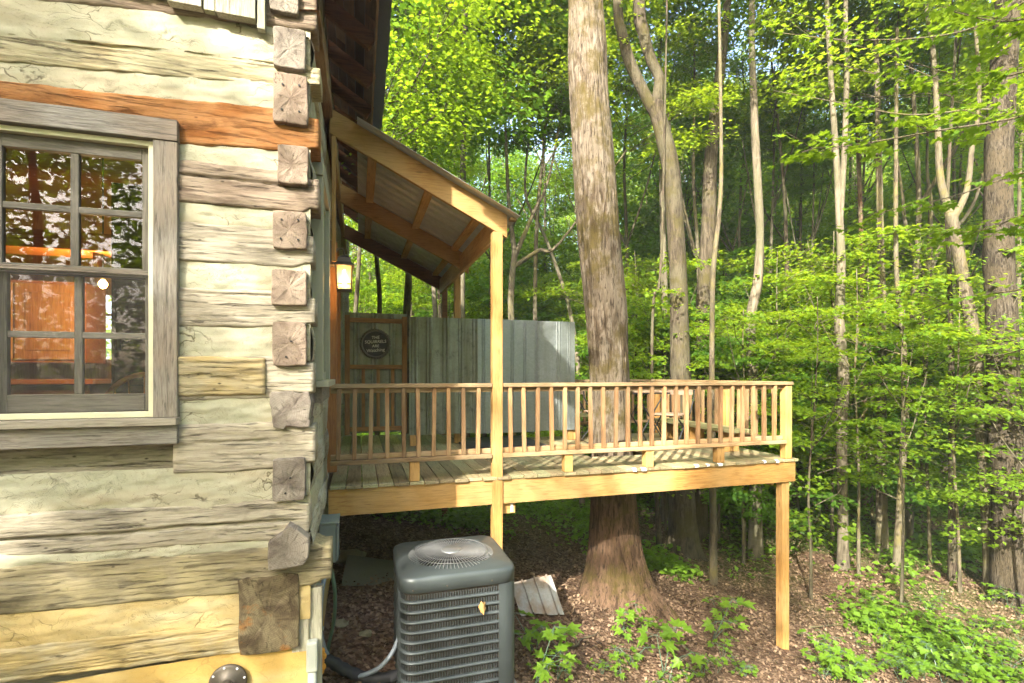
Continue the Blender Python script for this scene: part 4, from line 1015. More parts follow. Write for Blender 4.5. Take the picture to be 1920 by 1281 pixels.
for py in (1097, 1179):
    p = pt(602, py, 3.70); mb = MB(); mb.box(-.30, p.x+.02, p.y-.02, p.y+.02, p.z-.007, p.z+.007); mb.build('strap', PVC, cdt, .002)
hs = thing('garden_hose', 'dark green hose hanging in a bend beside the grey conduit', 'hose', pt(620, 1200, 3.9))
mb = MB(); mb.tube(smooth([pt(612, 1035, 3.85), pt(619, 1060, 3.85), pt(627, 1100, 3.85), pt(628, 1140, 3.87), pt(624, 1175, 3.9), pt(617, 1205, 3.9), pt(612, 1235, 3.92)]), .014, 10); mb.build('tube', HOSE, hs, smooth=True)
ils = thing('insulated_pipe', 'thick black insulated refrigerant pipe lying on the ground to the unit', 'pipe', pt(670, 1270, 3.8))
mb = MB(); P_ = smooth([pt(596, 1234, 3.72), pt(620, 1240, 3.72), pt(645, 1255, 3.75), pt(680, 1269, 3.78), pt(715, 1272, 3.8), pt(752, 1264, 3.85)]); mb.tube(P_, [.042+.004*math.sin(i*1.7) for i in range(len(P_))], 12); mb.build('insulation', BLACKR, ils, smooth=True)
fm = thing('foam_seal', 'orange expanding foam bead sealing the pipe hole at the corner', 'foam', (-.19, 3.40, -2.05))
mb = MB(); bm = bmesh.new()
for (dx, dz, r_) in ((0, .06, .022), (.006, .025, .026), (-.003, -.012, .022), (.004, -.045, .025), (-.002, -.075, .018)):
    bmesh.ops.create_icosphere(bm, subdivisions=2, radius=r_, matrix=Matrix.Translation(pt(603, 1238, 3.3)+Vector((dx, 0, dz))))
me = bpy.data.meshes.new('foam_bead'); bm.to_mesh(me); bm.free(); link('foam_bead', me, FOAM, fm, smooth=True)
pc = thing('pipe_cover', 'pale grey downpipe with a square cap against the corner board', 'pipe', (-.26, 3.37, -2.4))
mb = MB(); mb.box(-.312, -.247, GY-.06, GY+.005, -1.83, -1.645); mb.build('cap', PVC, pc, .012); mb = MB(); mb.tube([(-.28, GY-.028, -1.832), (-.28, GY-.028, -2.6)], .026, 14); mb.build('pipe', PVC, pc, smooth=True)
vc = thing('vent_cap', 'round bronze flange with screws and a stub pipe low on the yellow foundation', 'vent', onY(428, 1278, GY))
v0 = onY(428, 1278, GY-.01)
M_ = Matrix.Rotation(R(90), 4, 'X')
mb = MB(); mb.lathe([(.102, -.004), (.104, .008), (.098, .014), (.085, .016), (.07, .024), (.048, .036), (.045, .04), (.001, .04)], v0, 36, M_); mb.build('flange', BRONZE, vc, smooth=True)
mb = MB(); mb.lathe([(.034, .04), (.034, .13), (.030, .135), (.026, .13), (.026, .05)], v0, 24, M_); mb.build('stub_pipe', BRONZE, vc, smooth=True)
for k in range(8):
    a = k*math.pi/4+.2; mb = MB(); mb.lathe([(.0005, .0195), (.006, .018), (.007, .012)], v0+Vector((.091*math.cos(a), 0, .091*math.sin(a))), 10, M_); mb.build('screw', TAGW, vc)

# scrap on the ground
def sheet(name, label, mat, corners, bend, ribn, cat='sheet metal', thick=.004):
    A, B, C_, D = [Vector(p) for p in corners]; c_ = (A+B+C_+D)/4; t = thing(name, label, cat, c_); mb = MB(); n1, n2 = 16, 60
    P = np.zeros((n1, n2, 3))
    for i in range(n1):
        for j in range(n2):
            u, v = i/(n1-1), j/(n2-1); p = A.lerp(B, v).lerp(D.lerp(C_, v), u)
            rb = .024 if ribn and (v*ribn) % 1 < .22 and int(v*ribn*1.0) % 2 == 0 else 0
            P[i, j] = p+Vector((0, -rb*.4, rb+bend*math.sin(v*math.pi)*(1-u)+.012*float(vn(u*3, v*3, 2))))
    mb.grid(P); o = mb.build('sheet_body', mat, t); q = o.modifiers.new('solid', 'SOLIDIFY'); q.thickness = thick; return t
def gpt(px, py, up=.0): p = ground_hit(px, py); return Vector((p.x, p.y, gzf(p.x, p.y)+up))
sheet('roofing_sheet', 'bent rusty corrugated roofing sheet leaning on the ground by the big trunk', RUSTY, [gpt(975, 1162, .03), gpt(1058, 1160, .03), pt(1033, 1077, 5.85), pt(955, 1092, 5.75)], .02, 7)
sheet('metal_strip', 'flat dull grey metal strip lying on the ground behind the unit', plain('dull_strip', (.155, .15, .11), .8, .0, var=.3, nsc=14), [gpt(640, 1103, .02), gpt(790, 1093, .02), gpt(790, 1068, .06), gpt(652, 1064, .16)], -.03, 0)
def rock(label, p, r_, sq_=.6, seed=0, name='rock', mat=None):
    t = thing(name, label, name, p); bm = bmesh.new(); bmesh.ops.create_icosphere(bm, subdivisions=4, radius=1)
    for v in bm.verts:
        n_ = 1+.25*float(fbm(v.co.x*1.6+seed, v.co.y*1.6, v.co.z*1.6, 4)); v.co = Vector((v.co.x*r_*n_, v.co.y*r_*n_, v.co.z*r_*sq_*n_))+Vector(p)
    me = bpy.data.meshes.new('rock_body'); bm.to_mesh(me); bm.free(); link('rock_body', me, mat or ROCK, t, smooth=True)
rock('crumbled pale rock on the ground left of the air conditioner', gpt(684, 1190, .0), .055, .6, 3)
rock('flat pale rock beside the cabin foundation', gpt(640, 1170, 0), .07, .35, 8)
rock('long mossy yellowish boulder at the cabin back corner', gpt(650, 1050, .0), .22, .45, 14)

# ------------------------------------------------------------------ trees
def np_mesh(name, V, F, mi=None):
    """V (n,3); F list of (k,4) or (k,3) arrays"""
    me = bpy.data.meshes.new(name); me.vertices.add(len(V)); me.vertices.foreach_set('co', np.asarray(V, np.float32).ravel())
    loops = np.concatenate([f.ravel() for f in F]).astype(np.int32); cnt = np.concatenate([np.full(len(f), f.shape[1]) for f in F]).astype(np.int32)
    st = np.concatenate([[0], np.cumsum(cnt)[:-1]]).astype(np.int32)
    me.loops.add(len(loops)); me.loops.foreach_set('vertex_index', loops); me.polygons.add(len(cnt)); me.polygons.foreach_set('loop_start', st); me.polygons.foreach_set('loop_total', cnt)
    if mi is not None: me.polygons.foreach_set('material_index', np.asarray(mi, np.int32))
    me.update(calc_edges=True); me.validate(); return me
def leaves(C, azim, size, tilt, rg, shape=.42):
    """kite shaped folded leaves at C (n,3) heading along azim"""
    n = len(C); d = np.stack([np.cos(azim), np.sin(azim), np.zeros(n)], 1); sd = np.stack([-np.sin(azim), np.cos(azim), np.zeros(n)], 1); up = np.array([0, 0, 1.])
    pt_ = rg.normal(-.15, tilt, n)[:, None]; ro = rg.normal(0, tilt, n)[:, None]
    D = d*np.cos(pt_)+up*np.sin(pt_); U0 = -d*np.sin(pt_)+up*np.cos(pt_); Sd = sd*np.cos(ro)+U0*np.sin(ro); U = np.cross(D, Sd)*1.0
    L = size[:, None]; w = L*shape
    V = np.stack([C, C+D*L*.42+Sd*w+U*L*.07, C+D*L-U*L*.12, C+D*L*.42-Sd*w+U*L*.07], 1).reshape(-1, 3)
    F = np.arange(4*n).reshape(n, 4); return V, F
def twigs(A, B, r, rg):
    """thin three sided twigs from A to B with a kink"""
    n = len(A); M = (A+B)/2+rg.normal(0, .08, (n, 3))*np.linalg.norm(B-A, axis=1)[:, None]*.6; Vs = []; 
    for P, q in ((A, 1.0), (M, .7), (B, .3)):
        for k in range(3):
            a = 2*math.pi*k/3; o = np.array([math.cos(a), math.sin(a), .5*math.sin(a*2)]); Vs.append(P+o*(r*q)[:, None])
    V = np.stack(Vs, 1).reshape(-1, 3); i = np.arange(n)[:, None]*9; F = []
    for s_ in (0, 3):
        for k in range(3): F.append(np.concatenate([i+s_+k, i+s_+(k+1) % 3, i+s_+3+(k+1) % 3, i+s_+3+k], 1))
    return V, np.concatenate(F)
def crown_mesh(name, seed, nspray, nleaf, rad, z0, z1, R_s, lsize, flat=.10, layered=True, lmat=None, bmat=None, holes=.0, tilt=.32):
    rg = np.random.default_rng(seed); A, B, Rs = [], [], []
    for i in range(nspray):
        h = rg.random()**.85; z = z0+(z1-z0)*h; a = rg.random()*2*math.pi
        prof = math.sin(math.pi*(.12+.80*h))**.7
        r_ = rad*prof*(.30+.75*math.sqrt(rg.random()))*(1+.25*math.sin(a*3+seed))
        B.append((r_*math.cos(a), r_*math.sin(a), z+(.0 if layered else rg.normal(0, .3)))); A.append((0.05*math.cos(a), .05*math.sin(a), max(z0*.8, z-r_*(.35 if layered else .6)))); Rs.append(R_s*(.6+.7*rg.random()))
    A, B, Rs = np.array(A), np.array(B), np.array(Rs)
    C, az, lift = [], [], []
    for i in range(nspray):
        n = int(nleaf*(.6+.8*rg.random())); rr = Rs[i]*np.sqrt(rg.random(n)); th = rg.random(n)*2*math.pi
        dirx = math.atan2(B[i, 1], B[i, 0]); ex, ey = rr*np.cos(th)*1.25, rr*np.sin(th)*.8
        cl = vn(ex*5/Rs[i]+i, ey*5/Rs[i], i*1.7); keep = cl > -.35
        x = B[i, 0]+ex*math.cos(dirx)-ey*math.sin(dirx); y = B[i, 1]+ex*math.sin(dirx)+ey*math.cos(dirx)
        z = B[i, 2]+rg.normal(0, flat, n)*Rs[i]*1.3-.18*(rr/Rs[i])**2*Rs[i] + (0 if layered else rg.normal(0, .25, n)*Rs[i])
        C.append(np.stack([x, y, z], 1)[keep]); az.append((dirx+rg.normal(0, .9, n)+.6*np.arctan2(ey, ex))[keep])
    C = np.concatenate(C); az = np.concatenate(az); sz = lsize*(.65+.7*rg.random(len(C)))
    V, F = leaves(C, az, sz, tilt, rg); TV, TF = twigs(A, B+np.array([0, 0, -.03]), np.full(nspray, .010)+.004*rg.random(nspray)*rad, rg)
    # side twigs inside the sprays
    k = np.repeat(np.arange(nspray), 3); E = B[k]+np.stack([rg.normal(0, .6, len(k))*Rs[k], rg.normal(0, .6, len(k))*Rs[k], rg.normal(0, .05, len(k))], 1)
    TV2, TF2 = twigs((A[k]*.3+B[k]*.7), E, np.full(len(k), .005), rg)
    nV = len(V); me = np_mesh(name, np.concatenate([V, TV, TV2]), [F, TF+nV, TF2+nV+len(TV)], np.concatenate([np.zeros(len(F)), np.ones(len(TF)+len(TF2))]))
    me.materials.append(lmat); me.materials.append(bmat); return me

def trunk_mesh(pts, name='trunk', nr=12, seg=6, rough=.06, seed=0, flare=0, fr=1.0, extra=()):
    """tapering trunk through (x,y,z,r) points with uneven bark; extra: further stems"""
    mb = MB()
    for si, P_ in enumerate((pts,)+tuple(extra)):
        P4 = np.array(P_, float); out = []
        for i in range(len(P4)-1):
            p0, p1, p2, p3 = P4[max(i-1, 0)], P4[i], P4[i+1], P4[min(i+2, len(P4)-1)]
            for j in range(seg):
                t = j/seg; out.append(.5*((2*p1)+(p2-p0)*t+(2*p0-5*p1+4*p2-p3)*t*t+(3*p1-p0-3*p2+p3)*t**3))
        out.append(P4[-1]); out = np.array(out); n = len(out)
        T = np.gradient(out[:, :3], axis=0); T /= np.linalg.norm(T, axis=1)[:, None]
        a = np.linspace(0, 2*math.pi, nr, endpoint=False); V = np.zeros((n, nr, 3))
        f0 = np.cross(T[0], [0, 1, 0]); f0 /= np.linalg.norm(f0)
        for i in range(n):
            f0 = f0-T[i]*np.dot(f0, T[i]); f0 /= np.linalg.norm(f0); b0 = np.cross(T[i], f0)
            z = out[i, 2]; hgt = z-out[0, 2]
            rr = out[i, 3]*(1+rough*fbm(np.cos(a)*fr*2.2+seed, np.sin(a)*fr*2.2, z*1.1+si*9, 3)+rough*.8*fbm(np.cos(a)*fr*7, np.sin(a)*fr*7+seed, z*2.2, 2))
            if flare and si == 0:
                fl = math.exp(-max(hgt, 0)/.28); rr = rr*(1+fl*flare*(.45+.55*np.maximum(0, np.sin(a*2.5+seed)+.4*np.sin(a*4+seed*2))))
            V[i] = out[i, :3]+f0*np.cos(a)[:, None]*rr[:, None]+b0*np.sin(a)[:, None]*rr[:, None]
        base = len(mb.v); mb.v += [tuple(p) for p in V.reshape(-1, 3)]
        for i in range(n-1):
            for k in range(nr): p = base+i*nr+k; q = base+i*nr+(k+1) % nr; mb.f.append((p, q, q+nr, p+nr)); mb.mi.append(0)
        mb.f.append(tuple(base+(n-1)*nr+k for k in range(nr))); mb.mi.append(0)
    return mb
random.seed(31)
TALL = [crown_mesh('crown_tall%d' % i, 20+i, 115, 270, 2.6, 0, 7.5, .78, .085 if i != 1 else .11, .15, False, LEAF if i != 1 else LEAFD, BK_GREY) for i in range(3)]
UND = [crown_mesh('crown_understory%d' % i, 40+i, 58, 230, 1.75, .5, 4.8, .68, .078 if i != 2 else .10, .05, True, LEAFU if i != 2 else LEAFD, BK_GREY) for i in range(4)]
BIG = [crown_mesh('crown_big%d' % i, 60+i, 175, 300, 3.6, 0, 8.5, .95, .100, .14, False, LEAF, BK_GREY) for i in range(2)]
AIRY = [crown_mesh('crown_airy%d' % i, 90+i, 20, 150, 1.6, .9, 5.2, .62, .082, .04, True, LEAFU, BK_GREY) for i in range(2)]
SPARSE = crown_mesh('crown_sparse', 77, 17, 460, 3.2, 0, 8.5, .95, .13, .12, False, LEAF, BK_GREY)
placed = []
def put_crown(tree, me, loc, rz, sc):
    o = bpy.data.objects.new('crown', me); COL.objects.link(o); o.parent = tree; o.location = Vector(loc)-wloc(tree); o.rotation_euler = (0, 0, rz)
    o.scale = sc if isinstance(sc, tuple) else (sc, sc, sc); return o
def seen_tree(name, label, mat, base, pts, up=4.0, crowns=(), rough=.05, nr=14, flare=.5, stems=(), group=None, seed=0, seg=6, fr=1, d=None, lean=0):
    """base (px,py) on the ground; pts [(px,py,width px)] from low to high at the base's depth; grows on above the frame"""
    bp = ground_hit(*base) if d is None else None
    if bp is None:
        p = pt(base[0], 800, d); bp = Vector((p.x, p.y, gzf(p.x, p.y)))
    dep = bp.x*FW.x+bp.y*FW.y
    def w3(px, py, w): p = pt(px, py, dep); return (p.x, p.y, p.z, w/2/FPX*dep/math.sqrt(1+((px-960)/FPX)**2))
    P = [w3(*q) for q in pts]; r0 = P[0][3]
    if P[0][2] > bp.z+.15: P = [(bp.x, bp.y, bp.z-.12, r0*1.12)]+P
    else: P = [(P[0][0], P[0][1], bp.z-.12, r0*1.05)]+P[1:]
    ex = [[w3(*q) for q in s_] for s_ in stems]
    top = P[-1]
    if up and not stems: P.append((top[0]+random.uniform(-.2, .2), top[1]+random.uniform(-.2, .2), top[2]+up, top[3]*.7))
    for e in ex:
        if up: t_ = e[-1]; s2 = e[-2]; k = up/max(.3, (t_[2]-s2[2])); e.append((t_[0]+(t_[0]-s2[0])*k*.5, t_[1]+random.uniform(-.3, .3), t_[2]+up, t_[3]*.6))
    t = thing(name, label, 'tree', (bp.x, bp.y, bp.z), group)
    trunk_mesh(P, 'trunk', nr, seg, rough, seed, flare, fr, ex).build('trunk', mat, t, smooth=True)
    placed.append((bp.x, bp.y))
    tops = [P[-1]] if not ex else [e[-1] for e in ex]
    for k, (me, dz, sc) in enumerate(crowns):
        q = tops[k % len(tops)]; put_crown(t, me, (q[0], q[1], q[2]+dz), random.uniform(0, 6), sc)
    return t
# the great trunk that the deck is built around
b1 = Vector((T1C[0], T1C[1], gzf(*T1C)))
dep1 = b1.x*FW.x+b1.y*FW.y
t1 = thing('old_tree', 'big old shaggy barked trunk growing up through the deck', 'tree', b1)
def w1(px, py, w): p = pt(px, py, dep1); return (p.x, p.y, p.z, w/2/FPX*dep1)
P = [w1(1155, 1150, 100), w1(1152, 1060, 94), w1(1150, 960, 86), w1(1147, 850, 76), w1(1143, 720, 72), w1(1137, 600, 76), w1(1122, 430, 78), w1(1113, 300, 76), w1(1104, 180, 73), w1(1100, 70, 69), w1(1096, -30, 62)]
P.append((P[-1][0]-.1, P[-1][1]+.1, P[-1][2]+3.5, .16))
def hero_bark():
    A4 = np.array(P); seg = 14; out = []
    for i in range(len(A4)-1):
        p0, p1, p2, p3 = A4[max(i-1, 0)], A4[i], A4[i+1], A4[min(i+2, len(A4)-1)]
        for j in range(seg):
            t = j/seg; out.append(.5*((2*p1)+(p2-p0)*t+(2*p0-5*p1+4*p2-p3)*t*t+(3*p1-p0-3*p2+p3)*t**3))
    out = np.array(out); n = len(out); nr = 110; a = np.linspace(0, 2*math.pi, nr, endpoint=False); V = np.zeros((n, nr, 3))
    for i in range(n):
        x, y, z, r_ = out[i]; h = z-b1.z; ca, sa = np.cos(a), np.sin(a)
        plate = vn(ca*7, sa*7, z*1.3)+.5*vn(ca*15, sa*15, z*3.1); sh_ = np.abs(vn(ca*9+2, sa*9, z*.8+3))
        rr = r_*(1+.05*vn(ca*1.6, sa*1.6, z*.7)+.035*plate-.06*np.exp(-(sh_/.10)**2)+.03*vn(ca*3, sa*3, z*2.2))
        k = math.exp(-max(h, -.05)/.30)
        root = np.maximum(0, np.cos(a-R(-50)))**7*1.5+np.maximum(0, np.cos(a-R(200)))**8*1.35+np.maximum(0, np.cos(a-R(-105)))**9*.55+np.maximum(0, np.cos(a-R(60)))**7*.9+np.maximum(0, np.cos(a-R(125)))**7*.7
        rr = rr*(1+k*(.13+.85*root))
        V[i, :, 0], V[i, :, 1], V[i, :, 2] = x+rr*ca, y+rr*sa, z-.10*k*root
    mb = MB(); mb.grid(np.concatenate([V, V[:, :1]], 1)); return mb
hero_bark().build('trunk', BK_OLD, t1, smooth=True)
put_crown(t1, SPARSE, (P[-1][0], P[-1][1], P[-1][2]+1.2), 1.0, .9)
mb = MB()         # loose bark flakes
for (px, py, L, s_) in ((1131, 100, .22, 1), (1134, 120, .15, 1), (1141, 178, .16, 1), (1066, 85, .12, -1), (1079, 380, .14, -1), (1080, 300, .1, -1)):
    p = pt(px, py, dep1-.05); w_ = .03
    mb.add([(p.x, p.y, p.z), (p.x+w_*s_*.6, p.y-.01, p.z-L), (p.x+w_*s_*.2, p.y-.02, p.z-L*1.02), (p.x-w_*s_*.9, p.y-.02, p.z-.02)], [(0, 1, 2, 3)])
mb.build('bark_flakes', BK_DARK, t1)

seen_tree('forked_tree', 'tall forked tree with two smooth limbs behind the deck railing', BK_GREY_SHADE, (1280, 1035), [(1279, 960, 50), (1277, 850, 46), (1276, 720, 40), (1273, 560, 35), (1266, 420, 33), (1258, 320, 33), (1240, 240, 30), (1228, 195, 32)],
          3.5, [(UND[0], -1.0, 1.6), (UND[1], -1.0, 1.6)], stems=([(1232, 220, 24), (1208, 175, 21), (1182, 120, 21), (1166, 60, 19), (1158, -10, 18)], [(1228, 210, 24), (1236, 150, 20), (1220, 112, 20), (1206, 60, 22), (1197, -10, 22)]), seed=2, nr=18, rough=.05, flare=.7)
V_ = [  # name, label, material, base, points, up, crowns, nr
 ('grey_tree', 'mossy grey leaning tree close behind the forked tree', BK_GREY_SHADE, (1312, 1010), [(1310, 760, 30), (1316, 600, 27), (1328, 430, 28), (1333, 300, 26), (1345, 180, 22), (1358, 60, 18), (1364, -20, 15)], 4, [(TALL[0], -1, 1.0)], 12),
 ('pale_tree', 'pale trunk with a slight bend at railing height behind the deck corner', BK_PALE, (1416, 1046), [(1416, 900, 25), (1412, 720, 21), (1408, 600, 20), (1420, 530, 20), (1425, 440, 16), (1420, 330, 17), (1414, 200, 14), (1410, 0, 12)], 4, [(TALL[1], -2, 1.0)], 12),
 ('birch_tree', 'white barked banded trunk standing right of the deck post', BK_PALE, (1580, 1066), [(1580, 950, 21), (1578, 800, 22), (1582, 720, 24), (1574, 600, 20), (1577, 500, 18), (1574, 400, 14)], 3.0, [(TALL[2], -2, 1.0), (UND[2], -1, 1.4)], 12),
 ('reddish_tree', 'straight slim reddish brown trunk between two paler ones', BK_RED, (1622, 950), [(1621, 860, 12), (1619, 700, 12), (1617, 560, 11), (1615, 470, 10), (1610, 300, 9)], 4, [(UND[3], -3, 1.5)], 10),
 ('slim_dark_tree', 'thin crooked dark stem just right of the deck corner', BK_DARK, (1492, 960), [(1490, 850, 12), (1487, 720, 12), (1491, 640, 11), (1478, 560, 10), (1474, 450, 8), (1468, 330, 6)], 3, [(UND[0], -2.5, 1.2)], 10),
 ('young_grey_tree', 'slim smooth grey stem just left of the deck corner post', BK_GREY, (1337, 1096), [(1337, 960, 14), (1335, 780, 12), (1335, 640, 10), (1338, 500, 10), (1350, 380, 9), (1352, 250, 7)], 3.2, [(UND[1], -.6, .7)], 10),
 ('spreading_tree', 'small tree forking into many upswept limbs at the right', BK_GREY, (1702, 985), [(1704, 850, 20), (1712, 700, 18), (1728, 580, 18), (1736, 520, 20)], 2.5, [(UND[2], -1.8, .8), (UND[3], -1.8, .9), (UND[0], -2.0, .8)], 12),
 ('mottled_tree', 'slim dark mottled trunk left of the leaning pale trunk', BK_DARK, (1786, 1090), [(1785, 960, 16), (1785, 800, 15), (1783, 640, 12), (1780, 500, 10), (1776, 380, 8)], 3, [(UND[1], -2.5, 1.2)], 10),
 ('leaning_tree', 'leaning pale trunk that forks high beside the dark oak', BK_GREY, (1862, 1110), [(1856, 980, 34), (1842, 800, 29), (1829, 660, 27), (1812, 560, 27), (1794, 460, 25), (1782, 400, 24)], 3, [(TALL[0], 0, 1.0), (UND[2], -.5, 1.3)], 12),
 ('oak_tree', 'big dark trunk with deeply ridged bark at the right edge', BK_OAK, (1898, 1128), [(1896, 1040, 80), (1890, 900, 72), (1882, 750, 68), (1877, 600, 64), (1873, 450, 60), (1872, 300, 57), (1880, 150, 54), (1890, -20, 52)], 4, [(BIG[1], -.5, 1.0)], 26),
 ('thin_twin_tree', 'thin pale stem just left of the forked tree', BK_PALE, (1246, 985), [(1246, 760, 14), (1248, 620, 14), (1244, 480, 12), (1240, 300, 10), (1236, 150, 9)], 3, [(TALL[1], -2, .8)], 10),
 ('bent_stem_tree', 'thin dark stem visible under the deck left of the forked tree', BK_DARK, (1236, 1030), [(1233, 960, 9), (1228, 860, 9), (1222, 700, 7), (1226, 560, 6), (1240, 480, 5)], 5.2, [(UND[3], 0, .45)], 8),
 ('mid_grey_tree', 'grey trunk in the middle of the right hand woods', BK_GREY, (1680, 1075), [(1690, 900, 15), (1698, 780, 14), (1694, 640, 12), (1680, 480, 10)], 4, [(SPARSE, 0, .6)], 10),
 ('far_grey_tree', 'broad pale grey trunk glimpsed between birch and spreading tree', BK_GREY, (1655, 1040), [(1652, 860, 22), (1652, 760, 20), (1654, 600, 18), (1650, 400, 14)], 4, [(SPARSE, 0, .6)], 10),
 ('gate_tree', 'slim grey trunk above the gate left of the porch posts', BK_GREY, (758, 950), [(760, 760, 15), (762, 600, 14), (768, 480, 11), (775, 330, 9)], 4, [(TALL[1], -3, 1.0)], 10),
 ('screen_tree', 'pale straight trunk rising behind the porch roof', BK_PALE, (862, 945), [(864, 700, 15), (866, 500, 13), (868, 320, 12), (870, 150, 11), (872, 0, 9)], 3, [(TALL[2], -2, 1.0)], 10),
 ('shrubby_tree', 'many stemmed understory tree arching above the shower screen', BK_GREY, (960, 950), [(962, 700, 13), (958, 560, 12), (966, 470, 12)], 2.0, [(UND[3], -1.4, 1.0), (UND[1], -1.4, 1.0), (UND[0], -1.0, .9)], 10),
 ('arching_tree', 'thin pale stem arching left above the right end of the shower screen', BK_PALE, (1092, 960), [(1086, 720, 9), (1072, 600, 8), (1050, 520, 7), (1020, 440, 6), (985, 360, 5)], 1.5, [(UND[2], -1.0, .9)], 8),
 ('pole_tree', 'slim straight stem rising between the porch post and the big trunk', BK_GREY, (1010, 950), [(1006, 760, 9), (1003, 560, 8), (1008, 400, 7), (1022, 250, 6)], 2.5, [(UND[3], -1.2, 1.0)], 8),
 ('lamp_side_tree', 'slim grey stem seen between the lantern and the gate tree', BK_GREY, (708, 945), [(708, 700, 10), (712, 560, 9), (706, 470, 8), (712, 300, 7)], 3, [(TALL[0], -3, .9)], 8),
]
ST = {'birch_tree': ([(1574, 420, 14), (1568, 300, 13), (1558, 150, 11), (1550, 0, 9)], [(1575, 420, 13), (1583, 280, 12), (1588, 120, 11), (1586, 0, 9)]),
      'spreading_tree': ([(1736, 530, 14), (1716, 480, 9), (1698, 420, 8), (1690, 350, 6)], [(1736, 525, 16), (1742, 450, 11), (1745, 380, 9), (1738, 300, 6)], [(1738, 525, 16), (1760, 470, 11), (1790, 430, 9), (1830, 370, 7)]),
      'leaning_tree': ([(1784, 410, 22), (1764, 340, 16), (1758, 240, 13), (1750, 100, 11), (1735, 0, 9)], [(1784, 415, 20), (1812, 360, 14), (1822, 280, 11), (1836, 160, 9)]),
      'shrubby_tree': ([(966, 480, 11), (956, 400, 8), (950, 300, 6)], [(966, 480, 10), (1000, 400, 7), (1030, 330, 5)], [(964, 500, 9), (1010, 470, 7), (1050, 455, 5)])}
for i, (nm, lb, mt, bs_, ps, up, cr, nr) in enumerate(V_):
    seen_tree(nm, lb, mt, bs_, ps, up, cr, nr=nr, stems=ST.get(nm, ()), seed=i*1.9, rough=.07 if mt in (BK_OAK, BK_GREY) else .05, fr=1.6 if nm == 'oak_tree' else 1)
    if nm == 'oak_tree': pass

random.seed(98)

# woods behind: trees grouped by kind, each a thing with trunk and crown
protos = {}
def wood_proto(kind, k):
    key = (kind, k)
    if key in protos: return protos[key]
    if kind == 'sapling': H = 5.0; r0 = .035; me = UND[k % 4]; cz, cs = .55, 1.0
    elif kind == 'airy': H = 5.5; r0 = .03; me = AIRY[k % 2]; cz, cs = .6, 1.0
    elif kind == 'pole': H = 12.5; r0 = .075; me = UND[(k+1) % 4]; cz, cs = 9.6, .55
    elif kind == 'sparse': H = 13; r0 = .13; me = SPARSE; cz, cs = 5.0, 1.0
    elif kind == 'slender': H = 9.5; r0 = .085; me = TALL[k % 3]; cz, cs = 3.4, 1.0
    else: H = 14; r0 = .16; me = BIG[k % 2]; cz, cs = 6.0, 1.0
    root = thing('woodland_tree', '', 'tree'); P = [(0, 0, -.3, r0*1.2)]; x = y = 0
    for j in range(1, 7): x += random.uniform(-.02, .02)*H*.6; y += random.uniform(-.02, .02)*H*.6; P.append((x, y, H*j/6, r0*(1-.75*j/6)))
    ex = []
    for j in range(3 if kind != 'sapling' else 1):
        a = random.uniform(0, 6.28); s_ = P[random.choice((3, 4))]; L = H*.22
        ex.append([(s_[0], s_[1], s_[2], s_[3]*.7), (s_[0]+L*.35*math.cos(a), s_[1]+L*.35*math.sin(a), s_[2]+L*.5, s_[3]*.5), (s_[0]+L*.7*math.cos(a), s_[1]+L*.7*math.sin(a), s_[2]+L*1.3, s_[3]*.25)])
    trunk_mesh(P, 'trunk', 8, 3, .05, k, .4, 1, ex).build('trunk', [BK_GREY, BK_PALE, BK_DARK, BK_GREY][k % 4], root, smooth=True)
    put_crown(root, me, (x*.5, y*.5, cz), 0, cs)
    protos[key] = [root, False]; return protos[key]
LBL = {'sparse': ('', ''), 'airy': ('thin sapling with a few airy leaf layers crossing the trunks behind', 'airy saplings in front of the trunks'), 'pole': ('slim bare stemmed tree with a high crown among many in the woods', 'slim bare stemmed trees of the woods'), 'sapling': ('leafy sapling with layered sprays among the understory of the woods', 'understory saplings of the woods'),
       'slender': ('slender woodland tree with a thin trunk in the woods behind', 'slender trees of the woods'),
       'big': ('tall full crowned tree far back in the woods', 'tall trees of the woods')}
def plant(kind, x, y, sc, lab=None, grp=None):
    k = random.randrange(4) if kind != 'sparse' else 0; pr_ = wood_proto(kind, k); l, g = LBL[kind]; l, g = lab or l, grp or g
    loc = (x, y, gzf(x, y)-.05); rz = random.uniform(0, 6.28)
    if not pr_[1]:
        o = pr_[0]; o.location = loc; o.rotation_euler = (0, 0, rz); o.scale = (sc, sc, sc*random.uniform(.95, 1.15)); o['label'] = l; o['group'] = g; pr_[1] = True
    else: o = clone(pr_[0], loc, rz, (sc, sc, sc*random.uniform(.95, 1.15)), l, g)
    placed.append((x, y)); return o
def polar(px, d): p = pt(px, HOR, d); return p.x, p.y
def ok(x, y, md): return all((x-a)**2+(y-b)**2 > md*md for a, b in placed)
def clear(x, y): return not (-5.5 < x < 6.0 and -1 < y < 9.6) and not (x < 1.5 and y < 11.5)
for (px, d, sc) in ((1655, 10.2, .8), (1945, 8.4, .8), (1725, 12.2, 1.05), (1400, 9.8, .8), (1345, 10.6, .95), (1230, 11.2, .9), (1130, 11, .9), (1460, 11.6, 1.0)):
    x, y = polar(px, d); plant('sapling', x, y, sc, 'near leafy sapling in front of the right hand trunks' if px > 1500 else 'leafy sapling just beyond the deck railing', 'near saplings in front of the trunks' if px > 1500 else 'saplings just beyond the deck')
for (px, d, sc) in ((1520, 8.0, .85), (1610, 8.8, 1.0), (1690, 7.8, .85), (1745, 9.4, 1.1), (1800, 8.3, .9), (1880, 9.0, 1.0), (1395, 9.4, .9), (1455, 10.4, 1.0), (1250, 10.4, .9), (1560, 10.6, 1.2), (1930, 7.6, .8), (1190, 12, 1.1), (1640, 11.5, 1.25)):
    x, y = polar(px, d); plant('airy', x, y, sc)
